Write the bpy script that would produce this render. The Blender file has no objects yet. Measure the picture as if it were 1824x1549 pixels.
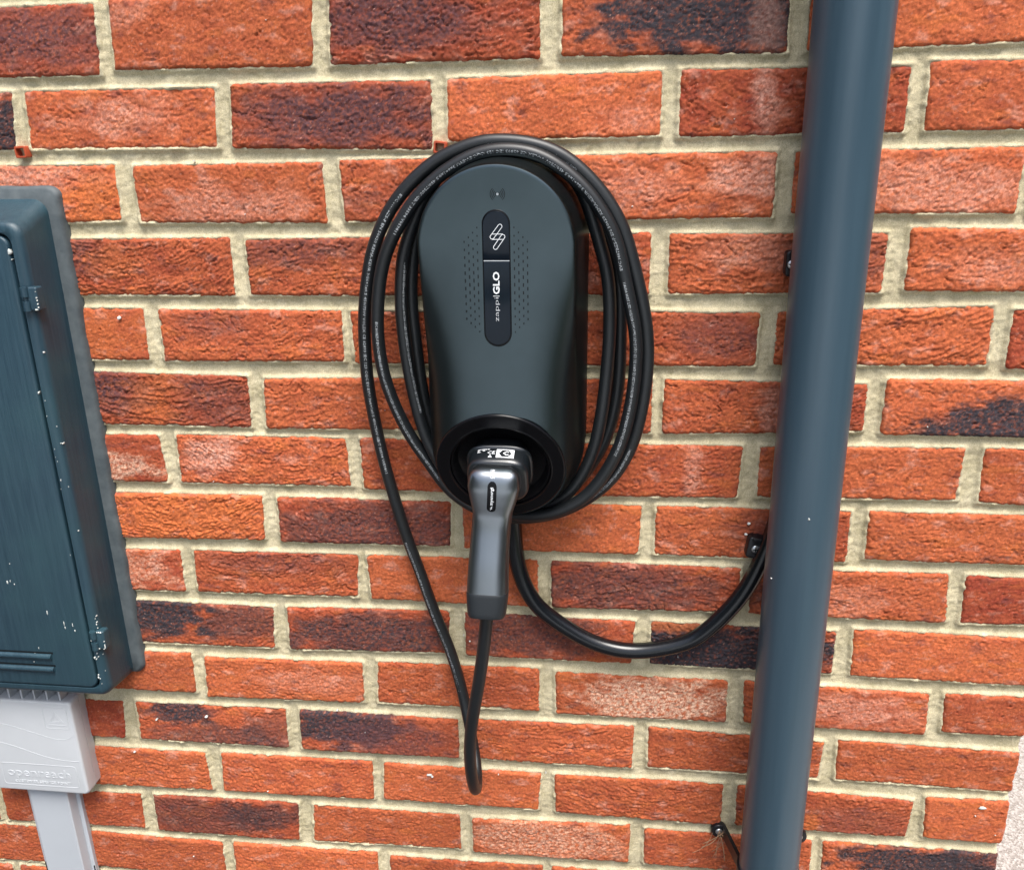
import bpy, bmesh, math, random
import numpy as np
from mathutils import Vector, Matrix

# ------------------------------------------------------------------ camera, sky, sun, exposure
scene = bpy.context.scene
COL = scene.collection
CAM_LOC=(0.17092, -0.88861, 1.44416)
CAM_ROT=[[0.993908, -0.0214, 0.108118], [0.109198, 0.324189, -0.939669], [-0.014942, 0.94575, 0.324551]]
CAM_LENS=29.8911
cam_data = bpy.data.cameras.new('camera')
cam_data.lens = CAM_LENS; cam_data.sensor_width = 36.0; cam_data.sensor_fit = 'HORIZONTAL'
cam_data.clip_start = 0.01; cam_data.clip_end = 2000.0
cam = bpy.data.objects.new('camera', cam_data); COL.objects.link(cam)
m4 = Matrix(CAM_ROT).to_4x4(); m4.translation = Vector(CAM_LOC)
cam.matrix_world = m4
scene.camera = cam
scene.render.resolution_x = 1024; scene.render.resolution_y = 869

SUN_EL, SUN_AZ = math.radians(65), math.radians(25)      # azimuth measured from straight out of the wall (-Y) towards +X
world = bpy.data.worlds.new('World'); scene.world = world; world.use_nodes = True
wn = world.node_tree.nodes; wl = world.node_tree.links
bg = wn['Background']; bg.inputs['Strength'].default_value = 0.075
sky = wn.new('ShaderNodeTexSky'); sky.sky_type = 'NISHITA'; sky.sun_disc = False
sky.sun_elevation = SUN_EL; sky.sun_rotation = math.pi - SUN_AZ
sky.air_density = 1.0; sky.dust_density = 3.0; sky.ozone_density = 1.0
hs = wn.new('ShaderNodeHueSaturation'); hs.inputs['Saturation'].default_value = 0.75
wl.new(sky.outputs['Color'], hs.inputs['Color']); wl.new(hs.outputs['Color'], bg.inputs['Color'])

sd = bpy.data.lights.new('sun', 'SUN'); sd.energy = 1.5; sd.angle = math.radians(32); sd.color = (1.0, 0.97, 0.92)
sun = bpy.data.objects.new('sun', sd); COL.objects.link(sun)
sdir = Vector((math.sin(SUN_AZ)*math.cos(SUN_EL), -math.cos(SUN_AZ)*math.cos(SUN_EL), math.sin(SUN_EL)))
sun.rotation_euler = sdir.to_track_quat('Z', 'Y').to_euler()

vs = scene.view_settings
vs.view_transform = 'Standard'; vs.look = 'None'; vs.gamma = 1.0; vs.use_curve_mapping = False
vs.exposure = 1.8
scene.render.engine = 'CYCLES'

# ------------------------------------------------------------------ measured tables (tenths of a millimetre / metres)
BRICKS=[
(-3,-5,0,0,-11211,17465,-9081,17465,-9081,18115,-11211,18115),
(-3,-4,0,0,-8971,17465,-6810,17465,-6810,18115,-8971,18115),
(-3,-3,0,0,-6700,17465,-4547,17465,-4547,18115,-6700,18115),
(-3,-2,0,0,-4437,17465,-2282,17465,-2282,18115,-4437,18115),
(-3,-1,0,0,-2172,17465,-53,17465,-53,18115,-2172,18115),
(-3,0,0,0,57,17465,2184,17465,2184,18115,57,18115),
(-3,1,0,0,2294,17465,4429,17465,4429,18115,2294,18115),
(-3,2,0,1,4539,17465,6695,17465,6695,18115,4539,18115),
(-2,-4.5,0,0,-10037,16715,-7925,16715,-7925,17365,-10037,17365),
(-2,-3.5,0,0,-7815,16715,-5705,16715,-5705,17365,-7815,17365),
(-2,-2.5,0,0,-5595,16715,-3449,16715,-3449,17365,-5595,17365),
(-2,-1.5,0,0,-3339,16715,-1148,16715,-1148,17365,-3339,17365),
(-2,-0.5,0,0,-1038,16715,1074,16715,1074,17365,-1038,17365),
(-2,0.5,0,0,1184,16715,3285,16715,3285,17365,1184,17365),
(-2,1.5,0,0,3395,16715,5568,16715,5568,17365,3395,17365),
(-2,2.5,0,1,5678,16715,6695,16715,6695,17365,5678,17365),
(-1,-5,0,0,-11208,15965,-9065,15965,-9065,16615,-11208,16615),
(-1,-4,0,0,-8955,15965,-6819,15965,-6819,16615,-8955,16615),
(-1,-3,0,0,-6709,15965,-4544,15965,-4544,16615,-6709,16615),
(-1,-2,0,0,-4434,15965,-2306,15965,-2306,16615,-4434,16615),
(-1,-1,0,0,-2196,15965,-67,15965,-67,16615,-2196,16615),
(-1,0,0,0,43,15965,2203,15965,2203,16615,43,16615),
(-1,1,0,0,2313,15965,4462,15965,4462,16615,2313,16615),
(-1,2,0,1,4572,15965,6695,15965,6695,16615,4572,16615),
(0,-4.5,0,0,-10085,15153,-7945,15153,-7945,15813,-10085,15813),
(0,-3.5,0,0,-7835,15153,-5695,15153,-5695,15813,-7835,15813),
(0,-2.5,1,0,-5585,15153,-3490,15155,-3439,15829,-5585,15813),
(0,-1.5,1,0,-3338,15197,-1243,15186,-1196,15847,-3294,15857),
(0,-0.5,1,0,-1072,15192,1018,15203,1021,15863,-1036,15854),
(0,0.5,1,0,1215,15212,3332,15195,3311,15855,1219,15872),
(0,1.5,1,0,3500,15201,5601,15236,5601,15896,3483,15861),
(0,2.5,0,1,5711,15236,6695,15236,6695,15896,5711,15896),
(1,-5,0,0,-11159,14448,-9019,14448,-9019,15028,-11159,15028),
(1,-4,0,0,-8909,14448,-6769,14448,-6769,15028,-8909,15028),
(1,-3,1,0,-6659,14448,-4571,14446,-4487,15031,-6659,15028),
(1,-2,1,0,-4421,14444,-2332,14431,-2285,15028,-4378,15034),
(1,-1,1,0,-2180,14429,-70,14383,-59,15043,-2128,15049),
(1,0,1,0,86,14459,2193,14480,2196,15076,93,15053),
(1,1,1,0,2354,14468,4469,14476,4473,15076,2347,15087),
(1,2,1,1,4645,14488,6695,14483,6695,15095,4618,15106),
(2,-4.5,0,0,-10099,13677,-7959,13677,-7959,14295,-10099,14295),
(2,-3.5,0,0,-7849,13677,-5709,13677,-5709,14295,-7849,14295),
(2,-2.5,1,0,-5599,13677,-3502,13697,-3491,14296,-5599,14295),
(2,-1.5,1,0,-3307,13685,-1227,13673,-1235,14291,-3313,14277),
(2,-0.5,1,0,-1039,13683,1074,13684,1074,14315,-1068,14304),
(2,0.5,1,0,1184,13685,3321,13703,3318,14335,1184,14315),
(2,1.5,1,0,3491,13734,5596,13726,5596,14344,3474,14323),
(2,2.5,0,1,5706,13726,6695,13726,6695,14344,5706,14344),
(3,-5,0,0,-11189,12902,-9049,12902,-9049,13527,-11189,13527),
(3,-4,0,0,-8939,12902,-6799,12902,-6799,13527,-8939,13527),
(3,-3,1,0,-6689,12902,-4549,12902,-4549,13527,-6689,13527),
(3,-2,1,0,-4439,12902,-2330,12902,-2318,13533,-4439,13527),
(3,-1,1,0,-2166,12909,-61,12906,-61,13544,-2164,13516),
(3,0,1,0,49,12907,2137,12931,2143,13566,49,13545),
(3,1,1,0,2327,12937,4451,12957,4453,13557,2320,13555),
(3,2,1,1,4656,12980,6695,12972,6695,13567,4650,13604),
(4,-4.5,0,0,-10043,12162,-7903,12162,-7903,12769,-10043,12769),
(4,-3.5,0,0,-7793,12162,-5653,12162,-5653,12769,-7793,12769),
(4,-2.5,1,0,-5543,12162,-3447,12164,-3420,12767,-5543,12769),
(4,-1.5,1,0,-3268,12160,-1160,12177,-1158,12755,-3255,12756),
(4,-0.5,1,0,-1062,12156,1069,12157,1069,12767,-1071,12755),
(4,0.5,1,0,1179,12158,3266,12181,3282,12762,1179,12768),
(4,1.5,1,0,3445,12201,5581,12215,5566,12848,3449,12763),
(4,2.5,1,1,5747,12190,6695,12190,6695,12810,5729,12810),
(5,-5,0,0,-11175,11392,-9035,11392,-9035,12037,-11175,12037),
(5,-4,0,0,-8925,11392,-6785,11392,-6785,12037,-8925,12037),
(5,-3,1,0,-6675,11392,-4535,11392,-4535,12037,-6675,12037),
(5,-2,1,0,-4425,11392,-2327,11382,-2304,12003,-4425,12037),
(5,-1,1,0,-2155,11380,-33,11401,-33,12021,-2134,11980),
(5,0,1,0,77,11402,2219,11412,2219,12038,77,12022),
(5,1,1,0,2329,11413,4441,11484,4438,12016,2329,12039),
(5,2,1,1,4614,11458,6695,11454,6695,12069,4608,12073),
(6,-4.5,0,0,-10066,10667,-7926,10667,-7926,11267,-10066,11267),
(6,-3.5,0,0,-7816,10667,-5676,10667,-5676,11267,-7816,11267),
(6,-2.5,1,0,-5566,10667,-3445,10674,-3471,11275,-5566,11267),
(6,-1.5,1,0,-3293,10671,-1200,10683,-1223,11286,-3275,11293),
(6,-0.5,1,0,-1060,10656,1022,10645,1022,11287,-1071,11295),
(6,0.5,1,0,1132,10646,3187,10683,3208,11298,1132,11287),
(6,1.5,1,0,3395,10690,5503,10725,5505,11335,3381,11302),
(6,2.5,1,1,5710,10699,6695,10688,6695,11336,5687,11339),
(7,-5,0,0,-11170,9916,-9030,9916,-9030,10529,-11170,10529),
(7,-4,0,0,-8920,9916,-6780,9916,-6780,10529,-8920,10529),
(7,-3,1,0,-6670,9916,-4530,9916,-4530,10529,-6670,10529),
(7,-2,1,0,-4420,9916,-2338,9955,-2298,10544,-4420,10529),
(7,-1,1,0,-2133,9941,-66,9963,-33,10538,-2131,10535),
(7,0,1,0,97,9940,2124,9950,2148,10561,88,10568),
(7,1,1,0,2302,9950,4436,9932,4430,10570,2296,10566),
(7,2,1,1,4622,9982,6695,9983,6695,10584,4609,10576),
(8,-4.5,0,0,-10056,9187,-7916,9187,-7916,9764,-10056,9764),
(8,-3.5,1,0,-7806,9187,-5666,9187,-5666,9764,-7806,9764),
(8,-2.5,1,0,-5556,9187,-3447,9201,-3426,9786,-5556,9764),
(8,-1.5,1,0,-3293,9201,-1231,9227,-1187,9815,-3276,9791),
(8,-0.5,1,0,-1071,9213,970,9204,974,9830,-1097,9815),
(8,0.5,1,0,1124,9206,3297,9237,3297,9825,1118,9832),
(8,1.5,1,0,3407,9233,5601,9223,5551,9854,3407,9826),
(8,2.5,1,1,5750,9216,6695,9237,6695,9833,5730,9841),
(9,-5,0,0,-11206,8426,-9066,8426,-9066,9058,-11206,9058),
(9,-4,0,0,-8956,8426,-6816,8426,-6816,9058,-8956,9058),
(9,-3,1,0,-6706,8426,-4566,8426,-4566,9058,-6706,9058),
(9,-2,1,0,-4456,8426,-2372,8443,-2324,9042,-4456,9058),
(9,-1,1,0,-2184,8437,-123,8496,-112,9104,-2165,9057),
(9,0,1,0,73,8477,2089,8483,2130,9073,69,9098),
(9,1,1,0,2301,8487,4427,8467,4426,9060,2302,9082),
(9,2,1,1,4642,8458,6695,8438,6695,9079,4604,9097),
(10,-4.5,0,0,-10130,7710,-7990,7710,-7990,8285,-10130,8285),
(10,-3.5,1,0,-7880,7710,-5740,7710,-5740,8285,-7880,8285),
(10,-2.5,1,0,-5630,7710,-3517,7707,-3507,8320,-5630,8285),
(10,-1.5,1,0,-3373,7660,-1266,7698,-1246,8306,-3342,8272),
(10,-0.5,1,0,-1097,7703,973,7723,983,8353,-1067,8329),
(10,0.5,1,0,1177,7695,3264,7715,3249,8317,1164,8317),
(10,1.5,1,0,3452,7728,5586,7692,5562,8275,3426,8335),
(10,2.5,1,1,5757,7744,6695,7747,6695,8302,5723,8293),
(11,-5,0,0,-11209,6915,-9069,6915,-9069,7493,-11209,7493),
(11,-4,0,0,-8959,6915,-6819,6915,-6819,7493,-8959,7493),
(11,-3,1,0,-6709,6915,-4634,6921,-4574,7518,-6709,7493),
(11,-2,1,0,-4426,6911,-2349,6926,-2313,7545,-4423,7519),
(11,-1,1,0,-2173,6921,-60,6945,-60,7538,-2153,7547),
(11,0,1,0,50,6933,2148,6942,2158,7588,50,7554),
(11,1,1,0,2327,6964,4434,6951,4455,7514,2317,7599),
(11,2,1,1,4615,6957,6695,6933,6695,7525,4592,7563),
(12,-4.5,0,0,-10121,6103,-7981,6103,-7981,6767,-10121,6767),
(12,-3.5,1,0,-7871,6103,-5731,6103,-5731,6767,-7871,6767),
(12,-2.5,1,0,-5621,6103,-3507,6144,-3528,6765,-5621,6767),
(12,-1.5,1,0,-3347,6147,-1242,6173,-1224,6807,-3321,6781),
(12,-0.5,1,0,-1120,6183,961,6186,996,6782,-1081,6799),
(12,0.5,1,0,1179,6176,3294,6153,3290,6802,1153,6776),
(12,1.5,1,0,3463,6160,5571,6154,5590,6731,3458,6805),
(12,2.5,1,1,5759,6163,6695,6170,6695,6816,5710,6800),
(13,-5,0,0,-11193,5345,-9053,5345,-9053,5917,-11193,5917),
(13,-4,1,0,-8943,5345,-6803,5345,-6803,5917,-8943,5917),
(13,-3,1,0,-6693,5345,-4604,5390,-4569,5994,-6693,5917),
(13,-2,1,0,-4417,5367,-2353,5387,-2304,6037,-4403,6003),
(13,-1,1,0,-2158,5377,-77,5431,-88,6026,-2113,6015),
(13,0,1,0,65,5410,2144,5428,2159,6059,69,5978),
(13,1,1,0,2337,5428,4463,5428,4442,6015,2330,6013),
(13,2,1,1,4597,5428,6695,5428,6695,6012,4572,6018),
(14,-4.5,0,0,-10114,4616,-7974,4616,-7974,5261,-10114,5261),
(14,-3.5,1,0,-7864,4616,-5724,4622,-5724,5267,-7864,5261),
(14,-2.5,1,0,-5614,4623,-3499,4609,-3486,5254,-5614,5268),
(14,-1.5,1,0,-3352,4621,-1255,4632,-1263,5279,-3340,5267),
(14,-0.5,1,0,-1101,4587,1015,4621,1015,5266,-1101,5232),
(14,0.5,1,0,1125,4619,3265,4618,3265,5263,1125,5264),
(14,1.5,0,0,3375,4618,5515,4618,5515,5263,3375,5263),
(14,2.5,0,1,5625,4618,6695,4618,6695,5263,5625,5263),
(15,-5,0,0,-11200,3885,-9075,3885,-9075,4535,-11200,4535),
(15,-4,1,0,-8965,3885,-6808,3885,-6808,4535,-8965,4535),
(15,-3,1,0,-6698,3885,-4581,3885,-4581,4535,-6698,4535),
(15,-2,0,0,-4471,3885,-2305,3885,-2305,4535,-4471,4535),
(15,-1,0,0,-2195,3885,-56,3885,-56,4535,-2195,4535),
(15,0,0,0,54,3885,2189,3885,2189,4535,54,4535),
(15,1,0,0,2299,3885,4424,3885,4424,4535,2299,4535),
(15,2,0,1,4534,3885,6695,3885,6695,4535,4534,4535),
(16,-4.5,0,0,-10092,3135,-7957,3135,-7957,3785,-10092,3785),
(16,-3.5,0,0,-7847,3135,-5676,3135,-5676,3785,-7847,3785),
(16,-2.5,0,0,-5566,3135,-3452,3135,-3452,3785,-5566,3785),
(16,-1.5,0,0,-3342,3135,-1157,3135,-1157,3785,-3342,3785),
(16,-0.5,0,0,-1047,3135,1084,3135,1084,3785,-1047,3785),
(16,0.5,0,0,1194,3135,3280,3135,3280,3785,1194,3785),
(16,1.5,0,0,3390,3135,5575,3135,5575,3785,3390,3785),
(16,2.5,0,1,5685,3135,6695,3135,6695,3785,5685,3785),
(17,-5,0,0,-11194,2385,-9054,2385,-9054,3035,-11194,3035),
(17,-4,0,0,-8944,2385,-6845,2385,-6845,3035,-8944,3035),
(17,-3,0,0,-6735,2385,-4560,2385,-4560,3035,-6735,3035),
(17,-2,0,0,-4450,2385,-2310,2385,-2310,3035,-4450,3035),
(17,-1,0,0,-2200,2385,-36,2385,-36,3035,-2200,3035),
(17,0,0,0,74,2385,2171,2385,2171,3035,74,3035),
(17,1,0,0,2281,2385,4460,2385,4460,3035,2281,3035),
(17,2,0,1,4570,2385,6695,2385,6695,3035,4570,3035),
]
COIL=[(0.0671,-0.0600,1.0762),(0.0888,-0.0350,1.0619),(0.1191,-0.0260,1.0697),(0.1495,-0.0220,1.1009),(0.1701,-0.0200,1.1365),(0.1795,-0.0200,1.1684),(0.1845,-0.0200,1.2056),(0.1850,-0.0200,1.2535),(0.1832,-0.0200,1.3021),(0.1772,-0.0200,1.3379),
(0.1510,-0.0200,1.3932),(0.1311,-0.0200,1.4208),(0.1024,-0.0200,1.4391),(0.0690,-0.0200,1.4455),(0.0356,-0.0200,1.4391),(0.0069,-0.0200,1.4208),(-0.0130,-0.0200,1.3932),
(-0.0289,-0.0200,1.3337),(-0.0326,-0.0200,1.2874),(-0.0307,-0.0200,1.2546),(-0.0276,-0.0200,1.2086),(-0.0212,-0.0200,1.1644),(-0.0085,-0.0200,1.1256),(0.0124,-0.0220,1.0870),(0.0440,-0.0260,1.0625),(0.0758,-0.0300,1.0579),
(0.1017,-0.0340,1.0639),(0.1270,-0.0360,1.0783),(0.1468,-0.0360,1.1031),(0.1596,-0.0360,1.1349),(0.1661,-0.0360,1.1658),(0.1710,-0.0350,1.2107),(0.1739,-0.0350,1.2636),(0.1710,-0.0350,1.3173),(0.1621,-0.0350,1.3501),
(0.1415,-0.0360,1.4058),(0.1172,-0.0360,1.4292),(0.0859,-0.0360,1.4419),(0.0521,-0.0360,1.4419),(0.0208,-0.0360,1.4292),(-0.0035,-0.0360,1.4058),
(-0.0334,-0.0360,1.3441),(-0.0377,-0.0360,1.3200),(-0.0400,-0.0360,1.2902),(-0.0394,-0.0360,1.2609),(-0.0361,-0.0360,1.2225),(-0.0288,-0.0360,1.1775),(-0.0190,-0.0360,1.1409),(0.0003,-0.0380,1.1063),(0.0337,-0.0400,1.0750),(0.0713,-0.0450,1.0617),
(0.1109,-0.0500,1.0647),(0.1505,-0.0520,1.0859),(0.1697,-0.0530,1.1106),(0.1853,-0.0540,1.1421),(0.1936,-0.0550,1.1726),(0.1996,-0.0550,1.2166),(0.1998,-0.0550,1.2613),(0.1946,-0.0550,1.2881),(0.1867,-0.0550,1.3203),(0.1800,-0.0550,1.3496),(0.1721,-0.0550,1.3685),(0.1579,-0.0550,1.3908),(0.1429,-0.0550,1.4077),(0.1171,-0.0550,1.4271),(0.0982,-0.0550,1.4353),(0.0734,-0.0550,1.4387),(0.0490,-0.0550,1.4360),(0.0278,-0.0550,1.4272),(0.0061,-0.0550,1.4137),(-0.0156,-0.0550,1.3937),(-0.0270,-0.0550,1.3786),(-0.0387,-0.0550,1.3610),(-0.0483,-0.0530,1.3423),(-0.0552,-0.0510,1.3222),(-0.0604,-0.0500,1.2926),(-0.0633,-0.0480,1.2574),(-0.0597,-0.0420,1.2091),(-0.0418,-0.0340,1.1519),(-0.0197,-0.0300,1.1126),(0.0018,-0.0280,1.0797),(0.0318,-0.0300,1.0598),(0.0635,-0.0330,1.0527),
(0.0887,-0.0350,1.0531),(0.1197,-0.0360,1.0600),(0.1532,-0.0380,1.0786),(0.1809,-0.0420,1.1065),(0.1977,-0.0440,1.1388),(0.2059,-0.0460,1.1699),(0.2117,-0.0470,1.2146),(0.2123,-0.0470,1.2431),(0.2104,-0.0470,1.2665),(0.2069,-0.0470,1.2867),(0.1988,-0.0470,1.3191),(0.1903,-0.0470,1.3487),(0.1833,-0.0470,1.3677),(0.1700,-0.0470,1.3902),(0.1543,-0.0470,1.4093),(0.1367,-0.0470,1.4252),(0.1208,-0.0470,1.4354),(0.0960,-0.0470,1.4435),(0.0700,-0.0470,1.4464),(0.0480,-0.0470,1.4455),(0.0107,-0.0460,1.4324),(-0.0080,-0.0460,1.4203),(-0.0260,-0.0460,1.4043),(-0.0406,-0.0450,1.3880),(-0.0526,-0.0450,1.3687),(-0.0636,-0.0440,1.3451),(-0.0705,-0.0420,1.3208),(-0.0767,-0.0400,1.2907),(-0.0806,-0.0360,1.2618),(-0.0827,-0.0300,1.2055),(-0.0783,-0.0240,1.1477),(-0.0712,-0.0200,1.0973),(-0.0536,-0.0140,1.0115),(-0.0430,-0.0130,0.9758),(-0.0263,-0.0130,0.9158),(-0.0093,-0.0130,0.8640),(0.0032,-0.0160,0.8132),(0.0135,-0.0280,0.7696),(0.0223,-0.0460,0.7390),(0.0279,-0.0680,0.7249),(0.0303,-0.0920,0.7288),(0.0308,-0.1150,0.7602),(0.0314,-0.1300,0.8052),(0.0342,-0.1370,0.8406),(0.0399,-0.1430,0.8779),(0.0471,-0.1480,0.9167),(0.0543,-0.1530,0.9640),(0.0575,-0.1545,0.9911),(0.0592,-0.1550,1.0105)]
SUPPLY=[(0.0655,-0.0200,1.0708),(0.0702,-0.0140,1.0478),(0.0703,-0.0120,1.0259),(0.0736,-0.0120,0.9860),(0.0811,-0.0120,0.9579),(0.0967,-0.0120,0.9297),(0.1239,-0.0120,0.9069),(0.1625,-0.0120,0.8838),(0.1977,-0.0120,0.8750),(0.2206,-0.0120,0.8756),(0.2542,-0.0120,0.8836),(0.2801,-0.0120,0.8948),(0.3113,-0.0120,0.9277),(0.3312,-0.0120,0.9578),(0.3428,-0.0120,0.9847),(0.3498,-0.0120,1.0053),(0.3582,-0.0120,1.0365)]
PRINTS=[((-0.0290,-0.0460,1.3991),(-0.0718,-0.0200,1.0986),0.25,(0, 1)),
((0.1842,-0.0540,1.1377),(0.1873,-0.0550,1.3165),0.2,(0, 1)),
((0.1854,-0.0550,1.3273),(-0.0375,-0.0550,1.3626),0.25,(0, 1)),
((-0.0625,-0.0490,1.2740),(-0.0081,-0.0290,1.0959),0.15,(0, 1)),
((-0.0537,-0.0140,1.0101),(0.0052,-0.0170,0.8060),-0.2,(0, 0.97)),
((0.1932,-0.0470,1.3412),(0.0534,-0.0470,1.4459),0.5,(0.5, 1)),
((-0.0334,-0.0360,1.3441),(-0.0278,-0.0360,1.1744),0.7,(0, 1)),
((0.0918,-0.0350,1.0539),(0.2008,-0.0450,1.1492),0.1,(0.3, 0.95))]
FLECKS=[(-0.0467,0.6665,0.0036,0.0019),(0.6377,0.6713,0.0050,0.0020),(-0.3425,0.7364,0.0020,0.0013),(0.0131,0.8709,0.0012,0.0012),(-0.3713,1.2660,0.0026,0.0022),(0.3331,1.0393,0.0022,0.0014),(0.3304,1.0261,0.0026,0.0012),(-0.4524,0.6726,0.0018,0.0017),(0.6312,0.6588,0.0009,0.0009),(0.0443,0.6746,0.0008,0.0008),(-0.4125,0.7272,0.0012,0.0012),(0.0057,0.8784,0.0006,0.0006),(0.5071,1.1565,0.0008,0.0008),(-0.0431,0.6641,0.0018,0.0012)]
PIPE_MARKS=[(0.3712,1.0923,-0.1037,0.0012,0.0022),(0.3444,1.0175,-0.0870,0.0006,0.0006),(0.3467,1.5247,-0.0905,0.0012,0.0012)]


# ------------------------------------------------------------------ noise and mesh helpers
_rs = np.random.RandomState(3)
_perm = np.concatenate([_rs.permutation(256)]*3)
_ga = np.linspace(0, 2*np.pi, 256, endpoint=False)[_rs.permutation(256)]
_gx, _gy = np.cos(_ga), np.sin(_ga)
def perlin(x, y):
    xi = np.floor(x).astype(int); yi = np.floor(y).astype(int)
    xf = x-xi; yf = y-yi; xi &= 255; yi &= 255
    u = xf*xf*xf*(xf*(xf*6-15)+10); v = yf*yf*yf*(yf*(yf*6-15)+10)
    def g(ix, iy, fx, fy):
        h = _perm[_perm[ix]+iy]
        return _gx[h]*fx + _gy[h]*fy
    a = g(xi, yi, xf, yf); b = g(xi+1, yi, xf-1, yf)
    c = g(xi, yi+1, xf, yf-1); d = g(xi+1, yi+1, xf-1, yf-1)
    return 1.5*((a+(b-a)*u) + ((c+(d-c)*u)-(a+(b-a)*u))*v)
def fbm(x, y, o=3):
    r = 0; a = 1
    for k in range(o):
        r = r + a*perlin(x*2**k+17.3*k, y*2**k+5.1*k); a *= .5
    return r
def sstep(a, b, x):
    t = np.clip((x-a)/(b-a), 0, 1); return t*t*(3-2*t)

def link(name, me, parent=None, loc=None):
    o = bpy.data.objects.new(name, me); COL.objects.link(o)
    if parent is not None: o.parent = parent
    if loc is not None: o.location = loc
    return o
def thing(name, label, cat, loc, group=None):
    o = link(name, None, None, loc); o.empty_display_size = .05
    o['label'] = label; o['category'] = cat
    if group: o['group'] = group
    return o
def wmesh(name, V, F, mat, parent=None, smooth=True, recalc=True, sharp=None):
    """mesh given in world coordinates, linked under parent (things are not rotated)"""
    off = np.array(parent_world(parent)) if parent is not None else np.zeros(3)
    V = np.asarray(V, float)
    c = V.mean(0)
    me = bpy.data.meshes.new(name)
    me.from_pydata((V-c).tolist(), [], [list(map(int, f)) for f in F])
    if recalc:
        bm = bmesh.new(); bm.from_mesh(me)
        bmesh.ops.remove_doubles(bm, verts=bm.verts, dist=1e-7)
        bmesh.ops.recalc_face_normals(bm, faces=bm.faces); bm.to_mesh(me); bm.free()
    if smooth:
        me.polygons.foreach_set('use_smooth', [True]*len(me.polygons))
        if sharp: me.set_sharp_from_angle(angle=math.radians(sharp))
    me.materials.append(mat)
    return link(name, me, parent, Vector((c-off).tolist()))
def parent_world(p):
    v = Vector((0, 0, 0))
    while p is not None: v += p.location; p = p.parent
    return v
def loft(rings, cap0=True, cap1=True, closed=True):
    n = len(rings[0]); V = [tuple(p) for r in rings for p in r]; F = []
    for i in range(len(rings)-1):
        for j in range(n if closed else n-1):
            k = (j+1) % n
            F.append((i*n+j, i*n+k, (i+1)*n+k, (i+1)*n+j))
    if cap0: F.append(tuple(range(n-1, -1, -1)))
    if cap1: F.append(tuple((len(rings)-1)*n+j for j in range(n)))
    return V, F
def join(parts):
    V = []; F = []
    for v, f in parts:
        o = len(V); V += [tuple(p) for p in v]; F += [tuple(i+o for i in q) for q in f]
    return V, F
def rrect(cx, cz, w, h, r, n=6):
    r = min(r, w/2-1e-5, h/2-1e-5); P = []
    for sx, sz, a0 in ((1, 1, 0), (-1, 1, 90), (-1, -1, 180), (1, -1, 270)):
        for k in range(n+1):
            a = math.radians(a0+90*k/n)
            P.append((cx+sx*(w/2-r)+r*math.cos(a), cz+sz*(h/2-r)+r*math.sin(a)))
    return P
def ring_y(P, y): return [(x, y, z) for x, z in P]
def slab(cx, cz, w, h, r, y0, y1, bev, n=6, steps=3):
    """rounded plate standing out of the wall from y0 (back) to y1 (front, more negative) with a rounded front edge"""
    R = [ring_y(rrect(cx, cz, w, h, r, n), y0)]
    for k in range(steps+1):
        a = math.pi/2*k/steps; ins = bev*(1-math.cos(a))
        R.append(ring_y(rrect(cx, cz, w-2*ins, h-2*ins, max(r-ins, 5e-4), n), y1+bev*(1-math.sin(a))))
    return loft(R)
def box(x0, x1, y0, y1, z0, z1):
    V = [(x, y, z) for x in (x0, x1) for y in (y0, y1) for z in (z0, z1)]
    F = [(0, 1, 3, 2), (4, 6, 7, 5), (0, 4, 5, 1), (2, 3, 7, 6), (0, 2, 6, 4), (1, 5, 7, 3)]
    return V, F
def spline(P, step):
    """Catmull-Rom through the points, resampled at an even step; returns points and tangents"""
    P = np.array(P, float); P = np.vstack([2*P[0]-P[1], P, 2*P[-1]-P[-2]]); out = []
    for i in range(1, len(P)-2):
        p0, p1, p2, p3 = P[i-1], P[i], P[i+1], P[i+2]
        t1 = np.linalg.norm(p1-p0)**.5+1e-9; t2 = np.linalg.norm(p2-p1)**.5+1e-9; t3 = np.linalg.norm(p3-p2)**.5+1e-9
        m1 = t2*((p1-p0)/t1-(p2-p0)/(t1+t2)+(p2-p1)/t2); m2 = t2*((p2-p1)/t2-(p3-p1)/(t2+t3)+(p3-p2)/t3)
        for t in np.linspace(0, 1, 24, endpoint=False):
            out.append((2*t**3-3*t**2+1)*p1+(t**3-2*t**2+t)*m1+(-2*t**3+3*t**2)*p2+(t**3-t**2)*m2)
    out.append(P[-2]); out = np.array(out)
    for _ in range(6):                                   # soften small kinks
        out[1:-1] = .25*out[:-2]+.5*out[1:-1]+.25*out[2:]
    s = np.concatenate([[0], np.cumsum(np.linalg.norm(np.diff(out, axis=0), axis=1))])
    n = max(2, int(s[-1]/step)); ss = np.linspace(0, s[-1], n)
    Q = np.stack([np.interp(ss, s, out[:, k]) for k in range(3)], 1)
    for _ in range(10): Q[1:-1] = .25*Q[:-2]+.5*Q[1:-1]+.25*Q[2:]
    T = np.gradient(Q, axis=0); T /= np.linalg.norm(T, axis=1)[:, None]
    return Q, T, ss
def frames(T, ref=None):
    """rotation-minimising frames"""
    n = len(T); N = np.zeros((n, 3))
    r = np.array(ref if ref is not None else (0, -1, 0), float)
    r = r-T[0]*(r@T[0]); N[0] = r/np.linalg.norm(r)
    for i in range(1, n):
        v = N[i-1]-T[i]*(N[i-1]@T[i]); N[i] = v/np.linalg.norm(v)
    return N, np.cross(T, N)
def tube(P, r, n=12, step=.004):
    Q, T, ss = spline(P, step); N, B = frames(T)
    rings = []
    for q, a, b in zip(Q, N, B):
        rings.append([tuple(q+r*(math.cos(t)*a+math.sin(t)*b)) for t in np.linspace(0, 2*np.pi, n, endpoint=False)])
    return loft(rings)
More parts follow.
